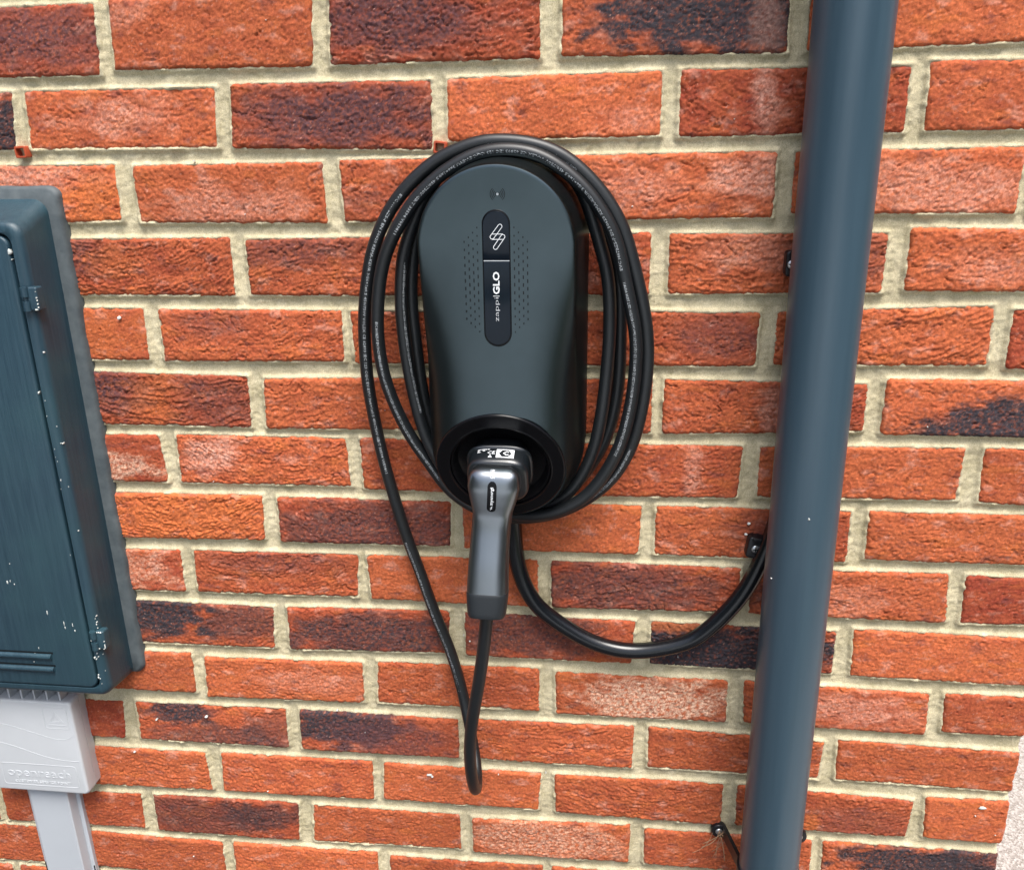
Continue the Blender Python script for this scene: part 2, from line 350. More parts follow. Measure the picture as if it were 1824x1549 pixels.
def text_geo(s, size, offset=0.0, res=2):
    c = bpy.data.curves.new('lettering', 'FONT'); c.body = s; c.size = size; c.offset = offset; c.resolution_u = res
    o = bpy.data.objects.new('lettering', c); COL.objects.link(o)
    dg = bpy.context.evaluated_depsgraph_get(); dg.update()
    me = o.evaluated_get(dg).to_mesh()
    V = np.array([v.co[:] for v in me.vertices]) if len(me.vertices) else np.zeros((0, 3)); F = [tuple(p.vertices) for p in me.polygons]
    o.evaluated_get(dg).to_mesh_clear()
    bpy.data.objects.remove(o); bpy.data.curves.remove(c)
    return V, F
def flat_text(s, size, org, ux, uy, width=None, offset=0.0, align='L'):
    V, F = text_geo(s, size, offset); x0, x1 = V[:, 0].min(), V[:, 0].max()
    k = 1.0 if width is None else width/(x1-x0)
    sh = {'L': 0, 'C': (x1-x0)*k/2}[align]
    ux = np.array(ux, float); uy = np.array(uy, float); org = np.array(org, float)
    return org+np.outer((V[:, 0]-x0)*k-sh, ux)+np.outer(V[:, 1], uy), F
def stroke(P2, w, org, ux, uy, closed=False):
    """flat line of width w along 2D points"""
    P2 = np.array(P2, float); n = len(P2)
    if closed: T = np.roll(P2, -1, 0)-np.roll(P2, 1, 0)
    else: T = np.gradient(P2, axis=0)
    T /= np.linalg.norm(T, axis=1)[:, None]+1e-12; N = np.stack([-T[:, 1], T[:, 0]], 1)
    A = P2+N*w/2; B = P2-N*w/2
    ux = np.array(ux, float); uy = np.array(uy, float); org = np.array(org, float)
    V = np.vstack([org+np.outer(A[:, 0], ux)+np.outer(A[:, 1], uy), org+np.outer(B[:, 0], ux)+np.outer(B[:, 1], uy)])
    F = [(i, (i+1) % n, n+(i+1) % n, n+i) for i in range(n if closed else n-1)]
    return V, F
def capsule2(p, q, r, n=8):
    p = np.array(p, float); q = np.array(q, float); a0 = math.atan2(q[1]-p[1], q[0]-p[0])
    P = [q+r*np.array((math.cos(a0+t), math.sin(a0+t))) for t in np.linspace(-math.pi/2, math.pi/2, n)]
    P += [p+r*np.array((math.cos(a0+t), math.sin(a0+t))) for t in np.linspace(math.pi/2, 3*math.pi/2, n)]
    return P

# ------------------------------------------------------------------ materials
def new_mat(name, base=(.5, .5, .5), rough=.5, spec=.5, metal=0.0):
    m = bpy.data.materials.new(name); m.use_nodes = True; b = m.node_tree.nodes['Principled BSDF']
    b.inputs['Base Color'].default_value = (*base, 1); b.inputs['Roughness'].default_value = rough
    b.inputs['Specular IOR Level'].default_value = spec; b.inputs['Metallic'].default_value = metal
    return m, m.node_tree.nodes, m.node_tree.links, b
def noise(nt, ln, scale, detail=4, rough=.55, coord=None, vec=(1, 1, 1), dist=0):
    t = nt.new('ShaderNodeTexNoise'); t.inputs['Scale'].default_value = scale; t.inputs['Detail'].default_value = detail
    t.inputs['Roughness'].default_value = rough; t.inputs['Distortion'].default_value = dist
    g = nt.new('ShaderNodeNewGeometry'); mp = nt.new('ShaderNodeMapping'); mp.inputs['Scale'].default_value = vec
    ln.new(g.outputs['Position'], mp.inputs['Vector']); ln.new(mp.outputs['Vector'], t.inputs['Vector'])
    return t.outputs['Fac']
def ramp(nt, ln, fac, a, b, ca=(0, 0, 0), cb=(1, 1, 1)):
    r = nt.new('ShaderNodeValToRGB'); r.color_ramp.elements[0].position = a; r.color_ramp.elements[1].position = b
    r.color_ramp.elements[0].color = (*ca, 1); r.color_ramp.elements[1].color = (*cb, 1); ln.new(fac, r.inputs['Fac'])
    return r.outputs['Color']
def mix(nt, ln, fac, a, b, mode='MIX'):
    x = nt.new('ShaderNodeMix'); x.data_type = 'RGBA'; x.blend_type = mode
    for s, v in ((x.inputs[0], fac), (x.inputs[6], a), (x.inputs[7], b)):
        if isinstance(v, (int, float)): s.default_value = v
        elif isinstance(v, tuple): s.default_value = (*v, 1)
        else: ln.new(v, s)
    return x.outputs[2]
def bump(nt, ln, b, h, strength, dist):
    n = nt.new('ShaderNodeBump'); n.inputs['Strength'].default_value = strength; n.inputs['Distance'].default_value = dist
    ln.new(h, n.inputs['Height']); ln.new(n.outputs['Normal'], b.inputs['Normal']); return n

# brick: the colour of each brick (clay, kiln burn, flush, lime bloom) sits in its 'clay' attribute, the nodes add the grain
M_BRICK, nt, ln, b = new_mat('fired_clay', rough=.88, spec=.3)
at = nt.new('ShaderNodeAttribute'); at.attribute_name = 'clay'
c = mix(nt, ln, 1.0, at.outputs['Color'], ramp(nt, ln, noise(nt, ln, 330, 5, .65), .28, .72, (.62, .58, .58), (1.28, 1.28, 1.25)), 'MULTIPLY')
c = mix(nt, ln, ramp(nt, ln, noise(nt, ln, 700, 3, .6), .68, .76), c, (.60, .34, .24))
ln.new(c, b.inputs['Base Color'])
bump(nt, ln, b, noise(nt, ln, 520, 6, .8), .8, .0012)

M_MORTAR, nt, ln, b = new_mat('sand_mortar', rough=.95, spec=.2)
c = ramp(nt, ln, noise(nt, ln, 38, 6, .7), .3, .7, (.52, .46, .30), (.78, .70, .50))
c = mix(nt, ln, ramp(nt, ln, noise(nt, ln, 900, 3, .7), .3, .7), mix(nt, ln, 1.0, c, (.66, .63, .55), 'MULTIPLY'), mix(nt, ln, 1.0, c, (1.16, 1.16, 1.16), 'MULTIPLY'))
c = mix(nt, ln, ramp(nt, ln, noise(nt, ln, 1300, 2, .5), .70, .76), c, (.16, .12, .08))
ln.new(c, b.inputs['Base Color'])
bump(nt, ln, b, noise(nt, ln, 600, 6, .8), .9, .0014)

def plastic(name, base, rough, spec=.5, grain=2500, gs=.05, var=.15):
    m, nt, ln, b = new_mat(name, base, rough, spec)
    f = noise(nt, ln, 14, 4, .6)
    lo = tuple(x*(1-var) for x in base); hi = tuple(x*(1+var) for x in base)
    ln.new(ramp(nt, ln, f, .3, .7, lo, hi), b.inputs['Base Color'])
    r = nt.new('ShaderNodeMapRange'); r.inputs['To Min'].default_value = rough*.88; r.inputs['To Max'].default_value = rough*1.12
    ln.new(noise(nt, ln, 60, 4, .6), r.inputs['Value']); ln.new(r.outputs['Result'], b.inputs['Roughness'])
    if gs: bump(nt, ln, b, noise(nt, ln, grain, 2, .5), gs, .0003)
    return m
M_BODY = plastic('satin_black_plastic', (.080, .104, .114), .33, .5, var=.08)

def flake(m, edge):                                                  # satin metallic-flake finish
    b = m.node_tree.nodes['Principled BSDF']; b.inputs['Metallic'].default_value = 1.0
    b.inputs['Specular Tint'].default_value = (edge, edge, edge, 1)
flake(M_BODY, .30)
M_RING = plastic('gloss_black_plastic', (.003, .003, .004), .25, .22, gs=0)
M_DISH = plastic('socket_black_plastic', (.005, .005, .006), .35, .3, gs=0)
M_LENS = plastic('smoked_lens', (.004, .008, .014), .12, .22, gs=0)
M_GRIP = plastic('graphite_grip', (.25, .27, .29), .33, .5, var=.06)
flake(M_GRIP, .35)
M_CAP = plastic('rubber_end', (.010, .013, .016), .5, .5)
M_HEAD = plastic('satin_plug_shell', (.006, .008, .010), .3, .8)
M_CABLE = plastic('matt_cable_sheath', (.006, .0075, .009), .45, .6, gs=.03)
M_SUPPLY = plastic('gloss_cable_sheath', (.005, .006, .008), .24, .5, gs=.0)
M_CLIP = plastic('black_nylon', (.007, .007, .009), .35, .5, gs=0)
M_WHITE = plastic('white_print', (.78, .80, .82), .5, .3, gs=0, var=.02)
M_PRINT = plastic('grey_print', (.50, .53, .55), .6, .3, gs=0, var=.15)
M_DARK = plastic('dark_mark', (.006, .008, .010), .5, .3, gs=0)
M_STEEL, nt, ln, b = new_mat('zinc_screw', (.62, .64, .64), .35, .5, 1.0)
M_PALE = plastic('pale_grey_plastic', (.54, .56, .58), .45, .4, gs=.02, var=.03)
M_TRUNK = plastic('grey_pvc', (.46, .49, .525), .42, .4, gs=.02, var=.03)
M_CHIP = plastic('bare_plastic_chip', (.58, .60, .57), .6, .3, gs=0, var=.35)
M_VENT = plastic('terracotta_plastic', (.42, .075, .03), .45, .4, gs=0)
M_STRAW = plastic('dry_straw', (.35, .22, .13), .8, .2, gs=0)

M_PIPE, nt, ln, b = new_mat('anthracite_pvc', (.045, .085, .125), .30, .5)
st = noise(nt, ln, 9, 5, .6, vec=(9, 9, .35))
ln.new(ramp(nt, ln, st, .3, .7, (.034, .063, .087), (.045, .079, .106)), b.inputs['Base Color'])
r = nt.new('ShaderNodeMapRange'); r.inputs['To Min'].default_value = .28; r.inputs['To Max'].default_value = .42
ln.new(st, r.inputs['Value']); ln.new(r.outputs['Result'], b.inputs['Roughness'])
bump(nt, ln, b, st, .12, .0006)

M_METER, nt, ln, b = new_mat('brushed_on_blue_grey_paint', (.03, .06, .085), .42, .5)
st = noise(nt, ln, 16, 6, .65, vec=(14, 14, .6))
c = ramp(nt, ln, st, .25, .75, (.010, .031, .049), (.029, .064, .087))
c = mix(nt, ln, ramp(nt, ln, noise(nt, ln, 7, 3, .6), .45, .75), c, (.024, .062, .078))
c = mix(nt, ln, ramp(nt, ln, noise(nt, ln, 120, 5, .75, vec=(3, 1, .4)), .70, .80), c, (.12, .18, .20))
ln.new(c, b.inputs['Base Color'])
bump(nt, ln, b, noise(nt, ln, 26, 6, .7, vec=(14, 14, .6)), .5, .0010)
M_FLANGE, nt, ln, b = new_mat('grey_sealant', (.10, .12, .13), .6, .4)
ln.new(ramp(nt, ln, noise(nt, ln, 60, 4, .6), .3, .7, (.055, .070, .078), (.095, .112, .118)), b.inputs['Base Color'])
bump(nt, ln, b, noise(nt, ln, 120, 4, .6), .4, .001)

M_GROUND, nt, ln, b = new_mat('pale_gravel_paving', (.5, .46, .43), .9, .2)
vz = nt.new('ShaderNodeTexVoronoi'); vz.inputs['Scale'].default_value = 230
g = nt.new('ShaderNodeNewGeometry'); ln.new(g.outputs['Position'], vz.inputs['Vector'])
sep = nt.new('ShaderNodeSeparateColor'); ln.new(vz.outputs['Color'], sep.inputs['Color'])
c = ramp(nt, ln, sep.outputs['Red'], 0, 1, (.26, .225, .195), (.50, .46, .42))
ln.new(c, b.inputs['Base Color']); bump(nt, ln, b, vz.outputs['Distance'], .6, .004)

M_ASPHALT, nt, ln, b = new_mat('added_dark_asphalt', (.05, .05, .052), .9, .3)
ln.new(ramp(nt, ln, noise(nt, ln, 160, 4, .7), .3, .7, (.035, .035, .037), (.075, .073, .072)), b.inputs['Base Color'])
bump(nt, ln, b, noise(nt, ln, 160, 4, .7), .6, .004)

M_LAWN, nt, ln, b = new_mat('added_lawn_turf', (.04, .07, .02), .9, .2)
ln.new(ramp(nt, ln, noise(nt, ln, 60, 5, .7), .3, .7, (.025, .045, .014), (.060, .090, .030)), b.inputs['Base Color'])
bump(nt, ln, b, noise(nt, ln, 220, 4, .7), .8, .01)

M_CONC, nt, ln, b = new_mat('added_pale_concrete', (.45, .46, .47), .85, .3)
ln.new(ramp(nt, ln, noise(nt, ln, 6, 6, .7), .3, .7, (.40, .43, .45), (.52, .55, .57)), b.inputs['Base Color'])
M_ADDED_HEDGE, nt, ln, b = new_mat('added_hedge_foliage', (.03, .05, .02), .8, .3)
ln.new(ramp(nt, ln, noise(nt, ln, 30, 5, .7), .3, .7, (.010, .020, .009), (.040, .062, .026)), b.inputs['Base Color'])

# ------------------------------------------------------------------ ground, with unseen surfaces and hedges added for the reflections
def ground():
    def sheet(name, x0, x1, y0, y1, z, m):
        V = [(x, y, z) for x in (x0, x1) for y in (y0, y1)]
        o = wmesh(name, V, [(0, 1, 3, 2)], m, None, smooth=False); o['kind'] = 'structure'
    sheet('added_lawn', -150, 150, -150, 150, 0.0, M_LAWN)  # unseen, added as dark surroundings for the plastics to reflect
    sheet('added_dark_strip', -9, .655, -2.4, -.001, .005, M_ASPHALT)  # unseen, added so steep downward reflections stay dark
    sheet('gravel_path', .66, 3.4, -1.2, 14, .007, M_GROUND)
    sheet('added_pale_driveway', -3.2, 3.4, -40, -2.404, .006, M_CONC)  # unseen pale sheet, added to brighten reflections in charger front and grip
    rng = np.random.default_rng(77)
    for xa, xb, ya, yb in ((3.6, 4.8, -14, .2), (-4.7, -3.5, -14, -.6)):
        V, F = [], []
        n = 5200                                                     # added out of view to darken side reflections, a clipped conifer hedge: sprays of small leaves round a dense core
        core = box(xa+.25, xb-.25, ya+.2, yb-.2, 0, 3.3)
        P = np.stack([rng.uniform(xa, xb, n), rng.uniform(ya, yb, n), rng.uniform(.05, 3.6, n)], 1)
        side = rng.integers(0, 3, n)
        P[side == 0, 0] = xa+.25*rng.random((side == 0).sum()); P[side == 1, 0] = xb-.25*rng.random((side == 1).sum()); P[side == 2, 2] = 3.6-.3*rng.random((side == 2).sum())
        parts = [core]
        for p in P:
            a = rng.normal(0, .11, (3, 3)); parts.append(([tuple(p+a[0]), tuple(p+a[1]), tuple(p+a[2])], [(0, 1, 2)]))
        V, F = join(parts)
        o = wmesh('added_hedge', V, F, M_ADDED_HEDGE, None, smooth=False, recalc=False); o['kind'] = 'stuff'
ground()

# ------------------------------------------------------------------ the brick wall
wall = thing('brick_wall', 'orange red brick wall with burnt dark bricks and wide sandy mortar joints', 'wall', (0, 0, 0))
C_O = np.array((.47, .118, .044)); C_T = np.array((.25, .042, .022)); C_P = np.array((.098, .042, .046))
C_D = np.array((.036, .031, .038)); C_W = np.array((.62, .33, .25)); C_L = np.array((.74, .50, .36)); C_OB = np.array((.50, .135, .036))
# (row, left joint): tone, crease strength, patches (kind, u, v, half width, half height, strength)
SPEC = {
(0,-2.5):(.5,.7,[('p',.5,.55,.7,.5,.75)]), (0,-1.5):(.25,.35,[('w',.05,.8,.15,.3,.4)]), (0,-.5):(.6,1.0,[('p',.3,.6,.45,.5,.85)]),
(0,.5):(.3,.5,[('d',.66,.58,.45,.55,.95),('w',.9,.4,.1,.5,.35)]), (0,1.5):(.12,.35,[]),
(1,-3):(.3,.6,[('d',.8,.4,.4,.5,.9)]), (1,-2):(.2,.5,[('w',.5,.55,.32,.4,.5)]), (1,-1):(.45,.8,[('p',.55,.5,.5,.5,.95)]),
(1,0):(.08,.35,[('w',.85,.3,.2,.3,.3)]), (1,1):(.7,.8,[('w',.38,.5,.08,.6,.7)]), (1,2):(.3,.4,[]),
(2,-2.5):(.15,.7,[('w',.5,.8,.5,.3,.55),('o',.85,.4,.2,.6,.7)]), (2,-1.5):(.1,.6,[('w',.5,.3,.5,.4,.5)]), (2,-.5):(.3,.7,[('p',.6,.3,.5,.4,.55)]),
(2,.5):(.15,.7,[('w',.9,.6,.22,.5,.7),('w',.35,.5,.3,.4,.35)]), (2,1.5):(.1,.6,[('w',.6,.4,.6,.5,.5)]), (2,2.5):(.2,.5,[]),
(3,-2):(.4,1.2,[('p',.15,.7,.25,.4,.6),('o',.35,.6,.15,.5,.5)]), (3,-1):(.3,1.0,[('p',.3,.8,.4,.3,.55)]), (3,0):(.6,.7,[]),
(3,1):(.2,1.4,[('w',.4,.7,.3,.4,.4),('p',.8,.6,.3,.5,.4)]), (3,2):(.05,.8,[('w',.5,.4,.4,.4,.3)]),
(4,-2.5):(.2,.25,[('o',.7,.5,.4,.5,.4),('l',.6,.8,.06,.12,.8)]), (4,-1.5):(.3,.9,[('p',.3,.75,.2,.3,.4)]), (4,-.5):(.4,.7,[]),
(4,.5):(.4,.8,[('p',.85,.6,.25,.5,.5)]), (4,1.5):(.06,1.1,[]), (4,2.5):(.75,.7,[]),
(5,-2):(.4,1.4,[('p',.15,.7,.3,.5,.8),('p',.8,.5,.25,.6,.5),('o',.45,.5,.2,.6,.5)]), (5,-1):(.15,.9,[]), (5,0):(.4,.7,[]),
(5,1):(.35,1.0,[('w',.55,.5,.1,.6,.65),('t',.85,.5,.3,.6,.8)]), (5,2):(.12,.6,[('d',.78,.15,.55,.5,.95)]),
(6,-2.5):(.55,.35,[('l',.5,.3,.5,.4,.7),('l',.1,.8,.2,.3,.4)]), (6,-1.5):(.15,1.1,[('w',.2,.6,.2,.5,.85)]), (6,-.5):(.4,.7,[]),
(6,.5):(.4,.8,[('w',.75,.5,.06,.6,.45)]), (6,1.5):(.1,.6,[]), (6,2.5):(.3,.5,[]),
(7,-2):(0,1.3,[('o',.5,.5,.7,.7,.6)]), (7,-1):(.5,.8,[('d',.6,.4,.6,.5,.62)]), (7,0):(0,.25,[]),
(7,1):(.15,.8,[('t',.8,.5,.4,.6,.7),('p',.6,.6,.2,.4,.35)]), (7,2):(.05,.7,[]),
(8,-2.5):(.5,.5,[('l',.5,.5,.6,.6,.35)]), (8,-1.5):(.3,1.0,[('p',.5,.8,.4,.3,.45)]), (8,-.5):(.02,.35,[]),
(8,.5):(.5,1.0,[('d',.35,.5,.45,.5,.58)]), (8,1.5):(.15,.8,[('d',.02,.5,.15,.4,.5),('w',.5,.4,.3,.4,.3)]), (8,2.5):(.8,.35,[]),
(9,-2):(.3,.6,[('d',.2,.7,.35,.5,.95),('d',.8,.6,.25,.4,.6)]), (9,-1):(.45,.6,[('d',.5,.4,.5,.5,.72)]), (9,0):(.4,.6,[('d',.35,.6,.4,.5,.62)]),
(9,1):(.35,1.1,[('d',.35,.4,.7,.6,1),('o',.1,.9,.3,.15,.6)]), (9,2):(.1,.35,[]),
(10,-2.5):(.1,.4,[]), (10,-1.5):(0,.6,[('w',.7,.5,.4,.4,.3)]), (10,-.5):(.2,.7,[('t',.75,.4,.2,.4,.4)]),
(10,.5):(.1,.6,[('l',.6,.45,.5,.6,.95)]), (10,1.5):(.3,.5,[('w',.6,.5,.4,.5,.5)]), (10,2.5):(.4,.35,[]),
(11,-3):(.75,.3,[]), (11,-2):(.3,.6,[('d',.3,.8,.18,.3,.85),('d',.5,.2,.4,.3,.55),('d',.9,.4,.2,.4,.45)]),
(11,-1):(.35,.6,[('d',.25,.7,.33,.5,.9),('p',.6,.4,.4,.5,.65)]), (11,0):(.2,.8,[]), (11,1):(.25,.6,[]), (11,2):(.15,.5,[]),
(12,-2.5):(.05,.7,[]), (12,-1.5):(.25,.6,[]), (12,-.5):(.05,.5,[]), (12,.5):(.25,.9,[]),
(12,1.5):(.35,.8,[('p',.7,.3,.3,.4,.4),('o',.45,.2,.06,.3,.9)]), (12,2.5):(.05,.3,[]),
(13,-3):(.4,.6,[]), (13,-2):(.5,.8,[('d',.3,.5,.4,.5,.5),('d',.75,.6,.25,.3,.62)]), (13,-1):(.12,.6,[]), (13,0):(0,.8,[('l',.45,.5,.6,.6,.5)]),
(13,1):(.3,.5,[]), (13,2):(.1,.9,[('d',.5,.6,.35,.4,.9),('d',.85,.7,.2,.4,.8)]),
(14,-1.5):(.1,.6,[]), (14,-.5):(.25,.6,[]), (14,-2.5):(.2,.5,[]), (13,-4):(.6,.6,[]),
}
def brick_mesh(q, rng, spec, res, deep):
    q = np.array(q, float).reshape(4, 2)*.1                       # millimetres
    tone, crease, patches = spec
    w = (q[1, 0]-q[0, 0]+q[2, 0]-q[3, 0])/2; h = (q[3, 1]-q[0, 1]+q[2, 1]-q[1, 1])/2
    nx = max(6, int(w/res)); nz = max(4, int(h/res))
    u, v = np.meshgrid(np.linspace(0, 1, nx), np.linspace(0, 1, nz))
    X = (1-v)*((1-u)*q[0, 0]+u*q[1, 0])+v*((1-u)*q[3, 0]+u*q[2, 0])
    Z = (1-v)*((1-u)*q[0, 1]+u*q[1, 1])+v*((1-u)*q[3, 1]+u*q[2, 1])
    o = rng.uniform(0, 200, 12)
    e = lambda t, k: 1.0*perlin(t/15+o[k], 0*t+o[k]+.37)+.7*perlin(t/4.5+o[k], 0*t+o[k]+.71)+.3
    mx, mz = u*w, v*h
    # rounded corners
    rc = 3.5; px_ = np.abs(mx-w/2)-(w/2-rc); pz_ = np.abs(mz-h/2)-(h/2-rc)
    L = np.hypot(np.maximum(px_, 0), np.maximum(pz_, 0)); dd = rc-L-np.minimum(np.maximum(px_, pz_), 0)
    pull = np.maximum(-dd, 0)/np.maximum(L, 1e-6)
    X = X-np.sign(u-.5)*np.maximum(px_, 0)*pull; Z = Z-np.sign(v-.5)*np.maximum(pz_, 0)*pull
    d = np.maximum(dd, 0)
    X = X+(1-u)**6*e(mz, 0)-u**6*e(mz, 1); Z = Z+(1-v)**4*e(mx, 2)-v**4*(1.25*e(mx, 3)+1.6*np.clip(perlin(mx/9+o[7], 0*mx+o[3])-.1, 0, 1))
    # relief
    xs, zs = mx+o[4]*7, mz+o[5]*7
    und = .9*perlin(xs/70, zs/45)
    k = rng.uniform(14, 34)/107**2*(1 if rng.random() < .85 else -.6); xc = w*rng.uniform(.35, .65)
    s = mz-k*(mx-xc)**2+o[6]*9
    s = s+3.2*perlin(xs/24, zs/15)+1.6*perlin(xs/8, zs/6)
    lam = rng.uniform(5.0, 7.5)
    t = (s/lam+.7*perlin(xs/38, zs/22)) % 1.0
    mask = sstep(-.12, .5, fbm(xs/36+9, zs/17, 2)+.28*perlin(xs/9, zs/6)+.25*(.5-v)+.15*(crease-.6))
    saw = np.where(t < .12, t/.12, (1-(t-.12)/.88)**1.3)
    fold = (.06+1.12*crease**1.35)*mask*saw
    n1 = perlin(xs/17+31, s/7.5); crk = np.clip(1-np.abs(n1)/.075, 0, 1)*sstep(.0, .5, perlin(xs/30+3, zs/14+8)+.15)
    n2 = perlin(mx/7.0+o[10]+.8*perlin(mx/6, mz/5), s/4.2+o[11]); fine = np.clip(1-np.abs(n2)/.13, 0, 1)*sstep(-.05, .35, perlin(xs/21+60, zs/13+60)+.12*crease)
    pits = np.zeros_like(mx)
    for _ in range(rng.integers(1, 7)):
        pu, pv, pr = rng.uniform(4, w-4), rng.uniform(4, h-4), rng.uniform(.7, 2.1)
        rr = np.hypot((mx-pu)/rng.uniform(.9, 1.6), mz-pv); pits = np.maximum(pits, 2.6*sstep(pr, pr*.45, rr))
    gr = .70*perlin(xs/5.2, zs/4.4)+.55*perlin(xs/2.9, zs/2.5)+.45*rng.uniform(-1, 1, mx.shape)*.6
    edge = 2.6*np.clip(1-d/3.6, 0, 1)**2
    chip = np.clip(perlin(mx/9+o[8], mz/9+o[9])-.25, 0, 1)*5*np.clip(1-d/7, 0, 1)
    H = rng.normal(0, .7)+rng.normal(0, .6)*(u-.5)+rng.normal(0, .5)*(v-.5)+und+fold-2.4*min(crease+.2, 1.2)*crk-1.25*(.30+.70*min(crease, 1.2))*fine-pits+gr*(.55+.35*min(crease, 1.2))-edge-chip
    # colour of the clay
    nz1 = fbm(xs/30+50, zs/14+50, 3); nz2 = fbm(xs/5+20, zs/4+20, 3); nz3 = rng.uniform(-1, 1, mx.shape)
    tt = np.clip(tone+.30*nz1+.10*nz2+.05*nz3, 0, 1)[..., None]
    colr = C_O*(1-tt)+C_T*tt
    ob = sstep(.35, .8, fbm(xs/40+80, zs/20+80, 2))[..., None]*.5; colr = colr*(1-ob)+C_OB*ob*(1-.45*tone)+colr*ob*.45*tone
    wl_ = (sstep(.25, .95, fbm(xs/26+120, zs/15+120, 3)+.35*nz2)*.36)[..., None]; colr = colr*(1-wl_)+C_W*wl_
    dk_ = (sstep(.35, 1.0, fbm(xs/30+160, zs/13+160, 3)+.3*nz2)*.45)[..., None]; colr = colr*(1-dk_)+C_P*dk_
    pal = {'p': C_P, 'd': C_D, 'w': C_W, 'l': C_L, 't': C_T, 'o': C_OB}
    for kind, pu, pv, ru, rv, stg in patches:
        rr = np.sqrt(((u-pu)/(ru*(1.3 if kind in 'dp' else 1)))**2+((v-pv)/(rv*(1.25 if kind in 'dp' else 1)))**2)+.42*nz1+.22*nz2
        mk = sstep(1.12, .62 if kind in 'dl' else .35, rr)*stg
        sp = {'d': .32, 'p': .42, 'w': .55, 'l': .75, 't': .2, 'o': .2}[kind]
        mk = np.clip((1.3 if kind in 'dp' else 1.0)*mk*(1-sp*.6+sp*(nz2+.5*nz3)), 0, 1)[..., None]
        colr = colr*(1-mk)+pal[kind]*mk
    sc = np.clip(rng.normal(1, .07), .85, 1.15); colr = colr*(sc*(1.14+.13*nz3+.13*perlin(xs/2.4, zs/2.4)))[..., None]
    salt = ((rng.random(mx.shape) > .986)*rng.uniform(.1, .6, mx.shape))[..., None]; colr = np.clip(colr*(1-salt)+C_W*salt, 0.01, .95)
    # grid + skirt running back into the wall
    cx, cz = q[:, 0].mean(), q[:, 1].mean()
    def pad(A): return np.pad(A, 1, mode='edge')
    Xp, Zp, Hp = pad(X), pad(Z), -pad(H)
    bk = np.zeros_like(Xp, bool); bk[0] = bk[-1] = True; bk[:, 0] = bk[:, -1] = True
    Hp[bk] = deep
    V = np.stack([(Xp-cx)*1e-3, Hp*1e-3, (Zp-cz)*1e-3], -1).reshape(-1, 3)
    ny, nx2 = Xp.shape; I = np.arange(ny*nx2).reshape(ny, nx2)
    F = np.stack([I[:-1, :-1], I[:-1, 1:], I[1:, 1:], I[1:, :-1]], -1).reshape(-1, 4)
    cp = np.stack([pad(colr[..., k]) for k in range(3)]+[np.ones_like(Xp)], -1).reshape(-1, 4)
    return V, F, cp, (cx*1e-3, cz*1e-3)
def fast_mesh(name, V, F, mat, colours=None, smooth=True):
    me = bpy.data.meshes.new(name)
    me.vertices.add(len(V)); me.vertices.foreach_set('co', np.asarray(V, np.float32).ravel())
    me.loops.add(F.size); me.loops.foreach_set('vertex_index', F.astype(np.int32).ravel())
    me.polygons.add(len(F)); me.polygons.foreach_set('loop_start', np.arange(0, F.size, 4, dtype=np.int32))
    me.update(calc_edges=True)
    if smooth: me.polygons.foreach_set('use_smooth', np.ones(len(F), bool))
    if colours is not None:
        a = me.attributes.new('clay', 'FLOAT_COLOR', 'POINT'); a.data.foreach_set('color', np.asarray(colours, np.float32).ravel())
    me.materials.append(mat); return me
rngw = np.random.default_rng(11)
for bi, (row, ji, vis, last, *q) in enumerate(BRICKS):
    rng = np.random.default_rng(1000+bi*7)
    sp = SPEC.get((row, ji))
    if sp is None:
        sp = (float(rng.uniform(0, .6)), float(rng.uniform(.4, 1.0)), [])
    deep = 101.0 if not last or row % 2 else 214.0
    V, F, cp, (cx, cz) = brick_mesh(q, rng, sp, 1.2 if vis else 6.0, deep)
    o = link('brick', fast_mesh('brick', V, F, M_BRICK, cp), wall, (cx, 0, cz))

